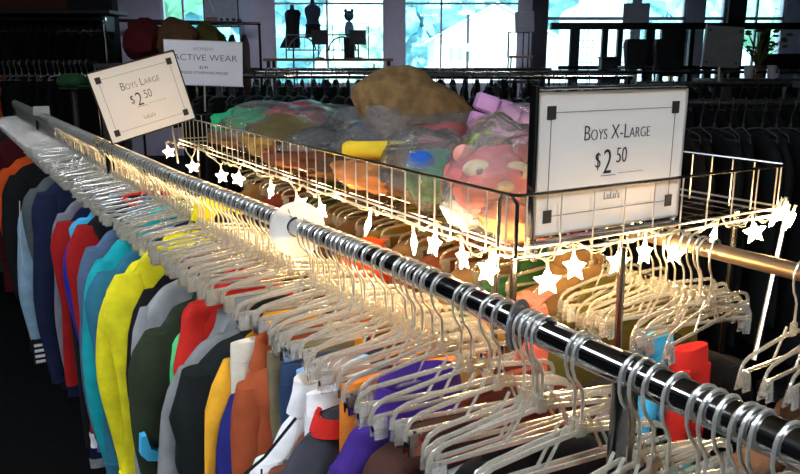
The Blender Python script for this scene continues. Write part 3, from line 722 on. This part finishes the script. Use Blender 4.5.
# middle bag
blob('plastic_bag', 'clear bag of dark blue toys below the brown furry pillow', 'bag', .93, 1.52, 1.435, (.19, .20, .09), BAG, 7)
blob('plush_toy', 'dark slate plush toy inside the middle bag', 'toy', .95, 1.56, 1.44, (.13, .15, .07), cloth('toy_slate', (.05, .06, .09)), 8)
blob('plush_toy', 'dusty red plush toy below the brown furry pillow', 'toy', .90, 1.32, 1.46, (.08, .07, .03), cloth('toy_dusty', (.28, .08, .08)), 18)
t = rthing('toy_tube', 'yellow rolled toy lying against the basket rim', 'toy', .75, 1.335, 1.440, None, R(52))
b = MB(); b.loft([[(.02 * math.cos(2 * PI * k / 18) * s, y, .019 * math.sin(2 * PI * k / 18) * s) for k in range(18)] for y, s in ((-.075, .8), (-.07, 1), (-.02, 1.04), (.03, .97), (.07, .95), (.078, .7))]); b.build('body', cloth('toy_yellow', (.72, .50, .03)), t)
b = MB(); b.ball((0, -.074, 0), (.012, .005, .011), 10, 6); b.build('opening', C['coffee'], t)
blob('plush_toy', 'orange tan plush toy under the yellow rolled toy', 'toy', .735, 1.36, 1.385, (.05, .13, .032), cloth('toy_orange', (.55, .22, .08)), 9)
t = rthing('plush_toy', 'dark green plush creature with round green eyes and blue brow', 'toy', .76, 1.145, 1.412, None, -TH * .7)
MB().ball((0, 0, 0), (.062, .05, .05), 22, 14, .2, 2, 5).build('body', cloth('toy_darkgreen', (.01, .16, .08)), t)
MB().ball((-.034, -.026, .032), (.026, .026, .018), 16, 10).build('brow', cloth('toy_blue', (.02, .10, .42)), t)
for x in (.03,):
    e = MB().ball((x, -.042, .014), (.021, .014, .016), 16, 10).build('eye', cloth('toy_limegreen', (.03, .55, .12)), t)
    MB().ball((x, -.055, .015), (.009, .004, .006), 12, 8).build('pupil', C['forest'], e)
blob('plush_toy', 'dark brown plush toy lying between the yellow and the green toys', 'toy', .78, 1.24, 1.40, (.07, .06, .05), C['coffee'], 31)
blob('plastic_bag', 'clear plastic bag around the dark green creature', 'bag', .77, 1.17, 1.42, (.09, .115, .075), BAG, 33)
# pink bag
blob('plastic_bag', 'clear plastic bag of pink plush toys beside the large sign', 'bag', .765, .965, 1.425, (.088, .105, .105), BAG, 10, .28)
t = rthing('plush_toy', 'coral pink plush face with two cream eye patches in a clear bag', 'toy', .745, .968, 1.430, None, -TH * .8)
PK = cloth('toy_coral', (.70, .20, .20)); CR = cloth('toy_cream', (.75, .62, .40))
MB().ball((0, 0, 0), (.068, .055, .054), 24, 16, .25, 2, 2).build('body', PK, t)
for x, z in ((-.027, .022), (.036, .018)):
    e = MB().ball((x, -.037, z), (.024, .012, .016), 16, 10).build('eye_patch', CR, t); MB().ball((x + .002, -.0475, z - .002), (.0075, .003, .0055), 12, 8).build('eye', cloth('toy_eyegrey', (.25, .20, .16)), e)
MB().ball((.016, -.052, -.004), (.014, .012, .010), 14, 8).build('snout', CR, t)
for x in (-.044, .05): MB().ball((x, -.012, .043), (.018, .014, .016), 14, 8).build('ear', cloth('toy_salmon', (.75, .32, .27)), t)
blob('plush_toy', 'pale blue plush toy low in the pink toy bag', 'toy', .735, 1.01, 1.375, (.034, .05, .032), cloth('toy_paleblue', (.45, .60, .68)), 11)
blob('plush_toy', 'orange coral plush toy low in the pink toy bag', 'toy', .74, .90, 1.375, (.038, .06, .032), cloth('toy_apricot', (.80, .30, .16)), 12)
blob('plush_toy', 'magenta plush toy beside the framed sign in the basket', 'toy', .86, .90, 1.43, (.035, .04, .035), cloth('toy_magenta', (.60, .06, .28)), 15)
t = rthing('toy_blocks', 'lilac pink block toy in a bag behind the coral plush face', 'toy', .965, 1.16, 1.465, None, R(-28)); t.rotation_euler[1] = R(18)
LI = plain('toy_lilac', (.52, .26, .52), .5)
for k in range(4):
    for j in range(2):
        MB().box((-.085 + k * .046, 0, .03 + j * .038 - .02), (.043, .05, .035), .005).build('block', LI, t)
MB().ball((.03, -.028, -.0), (.02, .006, .012), 12, 8).build('dark_patch', cloth('toy_navy', (.05, .03, .18)), t)
MB().ball((.075, -.028, .0), (.012, .006, .012), 12, 8).build('tan_patch', C['tan'], t)
blob('plastic_bag', 'clear plastic bag around the lilac block toy', 'bag', .965, 1.16, 1.475, (.125, .06, .062), BAG, 21, .2)
t = rthing('toy_ribbon', 'lime green ribbon strip at the edge of the pink toy bag', 'toy', .80, 1.06, 1.48)
MB().tube([(-.02, 0, -.03), (-.025, 0, .0), (-.005, .0, .018), (.02, 0, .015)], .006, 8, flat=(1, .4)).build('strip', cloth('toy_lime', (.45, .70, .05)), t)

# ------------------------------------------------------------------ background racks
def bg_rack(x0, x1, y, z, label, y1=None, two=False):
    y1 = y if y1 is None else y1
    L = math.hypot(x1 - x0, y1 - y); a = math.atan2(y1 - y, x1 - x0)
    t = thing('clothing_rack', label, 'clothing rack', (x0, y, 0), a)
    b = MB(); b.tube([(0, 0, z), (L, 0, z)], .014, 10); b.build('rail', CHROME, t)
    for x in (.02, L - .02):
        b = MB(); b.tube([(x, 0, 0), (x, 0, z)], .012, 8); b.build('post', DARKCHROME, t)
        b = MB(); b.box((x, 0, .02), (.05, .5, .04), .005); b.build('foot', DARKMETAL, t)
    return t, L, a
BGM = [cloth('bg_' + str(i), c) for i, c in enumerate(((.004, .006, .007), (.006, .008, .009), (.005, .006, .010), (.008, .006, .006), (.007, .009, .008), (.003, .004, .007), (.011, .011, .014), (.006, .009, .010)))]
BGC = {}
def bg_mesh(i, L, br=False):
    if (i, L, br) in BGC: return BGC[i, L, br]
    b = MB(); d = .022; w = .20; zt = -.10; sd = i * 5.3 + L
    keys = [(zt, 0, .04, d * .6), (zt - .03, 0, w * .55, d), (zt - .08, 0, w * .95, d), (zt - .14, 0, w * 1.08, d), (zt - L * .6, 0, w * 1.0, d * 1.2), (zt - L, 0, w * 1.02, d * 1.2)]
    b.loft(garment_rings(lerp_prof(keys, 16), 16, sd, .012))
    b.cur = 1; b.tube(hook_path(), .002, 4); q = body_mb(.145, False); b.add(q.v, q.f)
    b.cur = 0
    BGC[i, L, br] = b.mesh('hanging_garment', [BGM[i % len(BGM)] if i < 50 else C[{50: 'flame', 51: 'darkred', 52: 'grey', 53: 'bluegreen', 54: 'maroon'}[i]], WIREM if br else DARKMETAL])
    return BGC[i, L, br]
rb = random.Random(99)
def fill(rk, z, sp, label, group, L=.75, x0=.06, special={}, br=False):
    t, RL, a = rk; x = x0; k = 0
    o0 = Vector(t.location)
    while x < RL - .06:
        i = special.get(k, rb.randrange(8)); Ln = L + rb.choice((-.08, 0, .06))
        o = bpy.data.objects.new('hanging_garment', bg_mesh(i, round(Ln, 2), br)); COL.objects.link(o)
        o.location = o0 + Vector((x * math.cos(a), x * math.sin(a), z)); o.rotation_euler = (0, 0, a + PI / 2 + rb.uniform(-.25, .25))
        if i >= 50:
            tag(o, special[('l', k)], 'garment')
        else: tag(o, label, 'garment', group)
        x += rb.uniform(sp * .8, sp * 1.2); k += 1
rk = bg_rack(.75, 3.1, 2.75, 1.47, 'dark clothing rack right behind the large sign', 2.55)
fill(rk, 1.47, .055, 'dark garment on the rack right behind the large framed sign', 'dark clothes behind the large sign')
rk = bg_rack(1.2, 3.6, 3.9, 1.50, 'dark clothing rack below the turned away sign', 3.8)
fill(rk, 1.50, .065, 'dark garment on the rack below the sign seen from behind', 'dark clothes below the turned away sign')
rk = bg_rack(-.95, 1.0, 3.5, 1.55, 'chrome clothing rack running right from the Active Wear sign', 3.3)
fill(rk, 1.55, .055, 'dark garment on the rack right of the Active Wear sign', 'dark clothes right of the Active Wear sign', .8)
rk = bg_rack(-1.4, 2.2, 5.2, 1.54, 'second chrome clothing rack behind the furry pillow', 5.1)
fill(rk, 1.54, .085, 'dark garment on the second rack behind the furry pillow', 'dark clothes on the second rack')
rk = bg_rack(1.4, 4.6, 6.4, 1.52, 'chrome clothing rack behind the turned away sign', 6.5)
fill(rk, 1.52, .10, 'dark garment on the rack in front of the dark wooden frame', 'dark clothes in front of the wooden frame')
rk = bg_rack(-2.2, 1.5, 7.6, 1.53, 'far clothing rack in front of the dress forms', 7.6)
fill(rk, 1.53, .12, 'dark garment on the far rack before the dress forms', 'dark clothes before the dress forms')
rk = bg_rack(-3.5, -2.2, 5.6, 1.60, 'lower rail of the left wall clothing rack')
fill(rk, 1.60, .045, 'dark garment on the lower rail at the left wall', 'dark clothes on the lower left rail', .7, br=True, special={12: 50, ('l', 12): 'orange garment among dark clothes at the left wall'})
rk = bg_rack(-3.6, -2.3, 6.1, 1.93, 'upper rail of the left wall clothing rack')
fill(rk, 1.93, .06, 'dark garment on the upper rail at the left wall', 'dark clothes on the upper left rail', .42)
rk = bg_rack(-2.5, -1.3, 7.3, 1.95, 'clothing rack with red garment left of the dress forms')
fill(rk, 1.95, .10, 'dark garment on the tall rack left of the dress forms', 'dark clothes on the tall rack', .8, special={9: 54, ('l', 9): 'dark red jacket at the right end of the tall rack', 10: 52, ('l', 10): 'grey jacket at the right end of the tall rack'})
t = thing('wall_shelf', 'dark shelf above the left wall clothes', 'shelf', (-2.95, 6.4, 1.99))
MB().box((0, 0, 0), (1.3, .42, .03), .004).build('board', DARKMETAL, t)
for x in (-.5, .5): MB().box((x, .12, -.08), (.03, .25, .13), .004).build('bracket', DARKMETAL, t)
# plush on the shelf / hat shapes
for k, (x, y, z, r, c, l) in enumerate(((-1.32, 4.6, 1.74, (.13, .12, .12), 'coffee', 'dark brown plush toy behind the tilted sign'), (-1.52, 4.6, 1.73, (.12, .12, .13), 'wine', 'dark wine coloured bag left of the brown plush'), (-1.18, 4.7, 1.72, (.11, .1, .11), 'olive', 'olive plush toy right of the brown plush'))):
    o = MB().ball((0, 0, 0), r, 20, 14, .3, 2, k + 40).build('plush_toy' if k != 1 else 'handbag', C[c]); o.location = (x, y, z); tag(o, l, 'toy' if k != 1 else 'bag')
t = thing('display_table', 'dark table carrying plush toys behind the tilted sign', 'table', (-1.4, 4.65, 0))
MB().box((0, 0, 1.585), (.75, .4, .03), .005).build('tabletop', DARKMETAL, t)
for x in (-.34, .34):
    for y in (-.17, .17): MB().box((x, y, .785), (.035, .035, 1.57), .003).build('leg', DARKMETAL, t)
t = thing('display_riser', 'dark stand under the dark green cap', 'riser', (-1.86, 4.35, 0))
MB().tube([(0, 0, 0), (0, 0, 1.46)], .015, 10).build('post', DARKMETAL, t); MB().tube([(0, 0, 0), (0, 0, .03)], .14, 14).build('base', DARKMETAL, t); MB().box((0, 0, 1.463), (.12, .12, .01), .002).build('shelf', DARKMETAL, t)
t = thing('cap', 'dark green cap lying above the rail left of the tilted sign', 'cap', (-1.86, 4.35, 1.50), R(20)); t.scale = (1.35, 1.35, 1.35)
MB().ball((0, 0, 0), (.065, .07, .035), 20, 12, .1).build('crown', C['forest'], t); MB().ball((.06, -.05, -.02), (.05, .05, .006), 16, 8).build('brim', C['forest'], t)

# sign seen from behind on the right
t = thing('shop_sign', 'sign on a chrome stem seen from behind, backlit dark tone and bright edge painted in', 'sign', (1.665, 4.0, 1.585), R(4)); t.rotation_euler = (0, R(3), R(4))
MB().box((0, 0, .10), (.20, .004, .205)).build('card', plain('sign_silhouette', (.11, .125, .125), .6), t, False)  # backlit silhouette put into the dark card colour
b = MB(); b.box((-.103, 0, .10), (.006, .012, .215), .001); b.build('frame', WFRAME, t)  # pale strip paints the bright backlit left edge
for sx in (-1, 1):
    for sz in (-1, 1): MB().box((sx * .08, -.003, .10 + sz * .08), (.012, .002, .012)).build('corner_square', INK, t, False)
b = MB(); b.tube([(0, .01, .0), (.01, .01, -.09)], .006, 8); b.build('stem', WIREM, t)

# dress forms by the window
def dress_form(x, y, z0, s, label, dress, hc):
    t = thing('dress_form', label, 'mannequin', (x, y, 0))
    prof = [(z0 - .02, .10), (z0, .115), (z0 + .10, .125), (z0 + .20, .095), (z0 + .32, .13), (z0 + .40, .135), (z0 + .44, .10), (z0 + .465, .04), (z0 + .54, .032)]
    prof = [(z0 + (z - z0) * s, r * s) for z, r in prof]
    rg = [[(r * math.cos(2 * PI * k / 20), r * .62 * math.sin(2 * PI * k / 20), z) for k in range(20)] for z, r in lerp_prof(prof, 24)]
    MB().loft(rg).build('torso', cloth('form', (.035, .05, .09)), t)
    MB().tube([(0, 0, .03), (0, 0, z0)], .014, 8).build('pole', DARKMETAL, t)
    MB().tube([(0, 0, 0), (0, 0, .03)], [.16, .05], 16).build('base', DARKMETAL, t)
    if dress:
        rg = [[(r * math.cos(2 * PI * k / 24) * (1 + .05 * math.cos(6 * PI * k / 8)) + dx, r * .7 * math.sin(2 * PI * k / 24), z) for k in range(24)] for z, r, dx in dress]
        MB().loft(rg).build('dress', hc, t)
    return t
z = 1.99
dress_form(-1.69, 12.25, 1.97, .9, 'dark dress on a dress form at the left side of the window', [(1.80, .15, -.06), (1.86, .15, -.04), (1.97, .11, -.01), (2.1, .105, 0), (2.2, .11, .0), (2.33, .12, .01), (2.38, .09, .01)], C['black'])
dress_form(-1.37, 12.25, 2.02, .95, 'dress form wearing black shorts in the middle of the window', [(1.96, .125, 0), (2.03, .12, 0), (2.12, .11, 0), (2.16, .12, 0)], C['black'])
t = thing('plush_toy', 'blue eared plush figure on the sill at the right of the dress forms', 'toy', (-.765, 11.7, 1.94))
MB().ball((0, 0, .12), (.07, .05, .13), 16, 12).build('body', cloth('toy_sky', (.10, .22, .32)), t); h = MB().ball((0, 0, .32), (.075, .06, .075), 16, 12).build('head', cloth('toy_dusk', (.05, .09, .14)), t)
for x in (-.05, .05): MB().ball((x, 0, .39), (.025, .02, .035), 10, 8).build('ear', MC['cloth_toy_dusk'], t)
# tall display table under the window things
t = thing('display_table', 'long display table below the dress form window', 'table', (-1.05, 11.55, 0))
MB().box((0, 0, 1.62), (1.9, .6, .04), .005).build('tabletop', WOODB, t)
for x in (-.88, .88):
    for y in (-.25, .25): MB().box((x, y, .8), (.05, .05, 1.6), .003).build('leg', DARKMETAL, t)
o = MB().box((0, 0, .15), (.16, .16, .30), .006).build('pedestal', DARKMETAL); o.location = (-.765, 11.7, 1.64); tag(o, 'dark pedestal under the blue eared plush figure', 'pedestal')
def headboard(x, label):
    t = thing('wire_headboard', label, 'headboard', (x, 11.55, 1.64))
    b = MB(); b.tube([(-.24, 0, 0), (-.24, 0, .34), (.24, 0, .34), (.24, 0, 0)], .012, 8); b.tube([(-.24, 0, .12), (.24, 0, .12)], .01, 8); b.build('frame', DARKMETAL, t)
    b = MB(); b.tube([(.2 * math.cos(PI * k / 14), 0, .12 + .19 * math.sin(PI * k / 14)) for k in range(15)], .011, 8)
    for q in (-.12, -.04, .04, .12): b.tube([(q, 0, .12), (q, 0, .12 + math.sqrt(max(0, 1 - (q / .2) ** 2)) * .19)], .005, 6)
    b.build('arch', DARKMETAL, t)
headboard(-1.46, 'black wire arched headboard left of the small square sign'); headboard(-.86, 'black wire arched headboard right of the small square sign')
for x, l in ((-1.18, 'small dark square sign between the two wire headboards'), (-.62, 'small dark square sign below the eared plush figure')):
    t = thing('small_sign', l, 'sign', (x, 11.4, 1.64)); MB().box((0, 0, .30), (.24, .015, .21), .003).build('board', DARKMETAL, t); MB().tube([(0, 0, 0), (0, 0, .2)], .008, 8).build('stem', DARKMETAL, t); MB().box((0, 0, .008), (.12, .08, .016), .003).build('base', DARKMETAL, t)
t = thing('wire_stand', 'thin wire rack frame behind the eared plush figure', 'rack', (-.75, 11.8, 1.64)); MB().tube([(-.27, 0, 0), (-.27, 0, .52), (.27, 0, .52), (.27, 0, 0)], .009, 8).build('frame', DARKMETAL, t)

# poster, curtain rod
t = thing('poster', 'framed poster hanging in the left window', 'poster', (-2.93, 12.8, 2.16))
MB().box((0, 0, .35), (.54, .01, .70)).build('sheet', plain('poster_paper', (.32, .36, .42), .6), t, False)
b = MB(); b.ball((.05, -.008, .51), (.14, .004, .09), 16, 10); b.build('dark_shape', cloth('poster_dark', (.02, .02, .08)), t)
b = MB(); b.tube([(-.2, -.008, .46), (-.17, -.008, .36), (-.13, -.008, .30), (-.125, -.008, .22)], .016, 8, flat=(1, .3)); b.build('pale_shape', C['white'], t)
b = MB(); b.box((-.16, -.007, .1), (.2, .003, .08)); b.build('brown_shape', cloth('poster_brown', (.25, .12, .08)), t, False)
b = MB()
for x in (.0, .1, .2): b.ball((x, -.007, .1), (.03, .003, .025), 10, 8)
b.build('dots', INK, t)
b = MB()
for s in (-1, 1): b.box((s * .28, 0, .35), (.02, .02, .72)); b.box((0, 0, .35 + s * .36), (.58, .02, .02))
b.build('frame', BLACK, t, False)
t = thing('curtain_rod', 'dark horizontal rod across the left windows', 'rod', (-3.75, 12.6, 2.22)); MB().tube([(-1.2, 0, .03), (1.15, 0, -.03)], .03, 10).build('rod', BLACK, t)
for x in (-1.2, 1.15): MB().ball((x, 0, 0), .045, 12, 8).build('finial', BLACK, t)
for x in (-.65, .6): MB().tube([(x, .40, .0), (x, 0, 0)], .015, 8).build('bracket', BLACK, t)

# easel sign and high chair
t = thing('easel_sign', 'grey panel on a thin stand before the white house window', 'sign', (1.9, 11.9, 0))
MB().box((0, 0, 2.18), (.29, .02, .31), .003, Matrix.Rotation(R(-3), 3, 'Y')).build('panel', plain('grey_panel', (.17, .17, .20), .6), t); MB().tube([(0, .03, 0), (0, .03, 2.05)], .012, 8).build('stem', DARKMETAL, t); MB().tube([(0, .03, 0), (0, .03, .03)], .14, 14).build('base', DARKMETAL, t)
def chair(x, y, z, s, label, rz=0, solid=False):
    t = thing('chair', label, 'chair', (x, y, z), rz)
    if solid:
        rg = [[(q * w * s, .03 * math.sin(PI * k) - .02 + .02 * e, zz * s) for q, e in ((-1, 0), (-.5, 1), (.5, 1), (1, 0), (.8, -2), (-.8, -2))] for k, (zz, w) in enumerate(((.42, .17), (.6, .19), (.8, .21), (.88, .19)))]
        MB().loft(rg).build('backrest', DARKMETAL, t)
    else:
        b = MB(); b.tube([(-.2 * s, .18 * s, .45 * s), (-.2 * s, .22 * s, .9 * s), (.2 * s, .22 * s, .9 * s), (.2 * s, .18 * s, .45 * s)], .022 * s, 8); b.build('backrest', DARKMETAL, t)
    MB().box((0, 0, .44 * s), (.44 * s, .42 * s, .05 * s), .008).build('seat', WOODB if not solid else DARKMETAL, t)
    for sx in (-1, 1):
        for sy in (-1, 1): MB().tube([(sx * .19 * s, sy * .18 * s, .42 * s), (sx * .2 * s, sy * .2 * s, 0)], .018 * s, 8).build('leg', DARKMETAL, t)
def table(x, y, z, w, d, label, m=DARKMETAL):
    t = thing('display_table', label, 'table', (x, y, 0))
    MB().box((0, 0, z - .02), (w, d, .04), .005).build('tabletop', m, t)
    for sx in (-1, 1):
        for sy in (-1, 1): MB().box((sx * (w / 2 - .05), sy * (d / 2 - .05), z / 2 - .02), (.05, .05, z - .04), .003).build('leg', m, t)
table(1.78, 11.6, 1.32, .7, .6, 'dark display table under the wooden seated chair')
chair(1.80, 11.6, 1.32, .78, 'dark frame chair with brown wooden seat beside the grey panel')
table(3.6, 11.2, 1.10, 1.6, .6, 'dark display table under the two solid chairs')
chair(3.42, 11.2, 1.10, .92, 'solid backed dark chair left of its twin by the wooden frame', 0, True)
chair(3.84, 11.2, 1.10, .92, 'solid backed dark chair nearer the dark pillar', 0, True)
t = thing('box', 'small dark box left of the two solid backed chairs', 'box', (3.02, 11.2, 1.10)); MB().box((0, 0, .27), (.22, .2, .54), .01).build('body', DARKMETAL, t); MB().box((0, 0, .55), (.24, .22, .03), .005).build('lid', DARKMETAL, t)

# dark wooden display frame in front of the right windows
t = thing('wooden_screen', 'long dark wooden frame with uprights in front of the right windows', 'screen', (4.3, 11.9, 0))
MB().box((0, 0, 2.12), (4.0, .12, .10), .01).build('beam', BLACK, t)
MB().box((.1, 0, 1.50), (3.9, .1, .06), .01).build('lower_beam', BLACK, t)
for x, w in ((-1.62, .14), (-1.16, .09), (-.93, .08), (-.47, .14), (-.27, .07), (.17, .07), (.45, .12), (.62, .06), (1.28, .16)):
    MB().box((x, 0, 1.05), (w, .1, 2.1), .008).build('upright', BLACK, t)
MB().box((1.62, .0, 1.62), (.75, .1, .18), .01).build('low_panel', BLACK, t)
for x0 in (-1.42, -.8, .0):
    b = MB()
    for k in range(4): b.tube([(x0 - .12 + k * .07, .05, 1.52), (x0 - .12 + k * .07, .05, 2.08)], .004, 5)
    for k in range(5): b.tube([(x0 - .15, .05, 1.58 + k * .11), (x0 + .12, .05, 1.58 + k * .11)], .004, 5)
    b.build('wire_panel', DARKMETAL, t)
MB().box((.2, 0, 2.2), (0.01, .01, .05)).build('finial', BLACK, t)
t = thing('notice_board', 'pale square panel hanging above the dark wooden frame', 'panel', (3.75, 12.4, 2.19)); MB().box((0, 0, .14), (.42, .015, .32), .003).build('board', plain('pale_panel', (.45, .46, .55), .6), t); MB().tube([(-.15, 0, .3), (-.15, 0, .95)], .004, 5).build('cord', BLACK, t)
o = MB().box((0, 0, 0), (.35, .03, .7), .01).build('door_curtain', cloth('dark_drape', (.035, .03, .035))); o.location = (4.13, 11.7, 1.72); tag(o, 'dark drape hanging between the chairs and the turned away sign', 'curtain')
o = MB().loft(garment_rings(lerp_prof([(1.0, 0, .2, .03), (3.1, 0, .2, .03)], 20), 24, 3.3, .04)).build('window_curtain', cloth('white_drape', (.62, .63, .72))); o.location = (6.75, 12.7, 0); tag(o, 'pale curtain at the right edge of the window wall', 'curtain')
# plant and jars at the right
t = thing('potted_plant', 'dry leafy potted plant in front of the rightmost window', 'plant', (3.25, 7.0, 1.45), 0)
MB().tube([(0, 0, 0), (0, 0, .12)], [.06, .08], 16).build('pot', WOODB, t)
b = MB(); rp = random.Random(5)
for k in range(26):
    a = rp.uniform(0, 2 * PI); L = rp.uniform(.15, .34); s = rp.uniform(.3, 1.0)
    p = [(0, 0, .1), (.05 * math.cos(a) * s * 2, .05 * math.sin(a) * s * 2, .1 + L * .6), (.26 * math.cos(a) * s, .2 * math.sin(a) * s, .1 + L)]
    b.tube(p, [.004, .006, .001], 5)
    b.ball(p[2], (.03, .02, .012), 8, 6, .3, 3, k)
b.build('leaves', cloth('dry_leaf', (.16, .17, .06)), t)
table(3.2, 7.1, 1.45, .8, .45, 'dark stand under the dry potted plant')
for x, y, z, l in ((2.27, 5.0, 1.50, 'white cup left of the other white cup on the right racks'), (2.42, 5.0, 1.50, 'white cup standing nearer the dry plant')):
    t = thing('cup', l, 'cup', (x, y, z)); MB().loft([[(r * math.cos(2 * PI * k / 20), r * math.sin(2 * PI * k / 20), zz) for k in range(20)] for zz, r in ((0, .022), (.02, .026), (.085, .03), (.085, .027), (.02, .022))]).build('cup_wall', plain('grey_white_ceramic', (.5, .5, .55), .4), t)
    MB().tube([(.028, 0, .07), (.045, 0, .06), (.045, 0, .035), (.027, 0, .03)], .004, 6).build('handle', MC['grey_white_ceramic'], t)
table(2.35, 5.02, 1.50, .6, .3, 'narrow dark stand under the two white cups')
o = blob('handbag', 'teal round bag at the right edge below the window', 'bag', 0, 0, 0, (.07, .06, .075), C['bluegreen'], 50, .12); o.location = (1.92, 3.45, 1.60)
o = thing('display_riser', 'dark riser under the teal round bag', 'riser', (1.92, 3.45, 0)); MB().box((0, 0, 1.51), (.2, .2, .03), .004).build('shelf', DARKMETAL, o); MB().tube([(0, 0, 0), (0, 0, 1.5)], .02, 10).build('post', DARKMETAL, o); MB().tube([(0, 0, 0), (0, 0, .03)], .14, 14).build('base', DARKMETAL, o)

# ------------------------------------------------------------------ light, world, camera
w = bpy.data.worlds.new('world'); S.world = w; w.use_nodes = True
nt = w.node_tree; bg = nt.nodes['Background']; bg.inputs[0].default_value = (.70, .90, 1, 1); bg.inputs[1].default_value = 3.0
sun = bpy.data.lights.new('sun', 'SUN'); sun.energy = 9.0; sun.angle = R(2); sun.color = (1, .98, .95)
so = bpy.data.objects.new('sun', sun); COL.objects.link(so); so.rotation_euler = (R(48), 0, R(-20)); so.location = (0, -5, 20)

cam = bpy.data.cameras.new('camera'); cam.sensor_width = 36; cam.lens = 750 / 800 * 36; cam.clip_start = .02; cam.clip_end = 300
co = bpy.data.objects.new('camera', cam); COL.objects.link(co); co.location = (0, 0, EYE); co.rotation_euler = (R(90 - 13.3), 0, 0); S.camera = co
cam.dof.use_dof = False
S.view_settings.view_transform = 'Standard'; S.view_settings.look = 'None'; S.view_settings.gamma = 1; S.view_settings.exposure = .2
S.view_settings.use_curve_mapping = False
try:
    S.cycles.transparent_max_bounces = 24; S.cycles.max_bounces = 8
    S.cycles.sample_clamp_indirect = 6
except Exception: pass
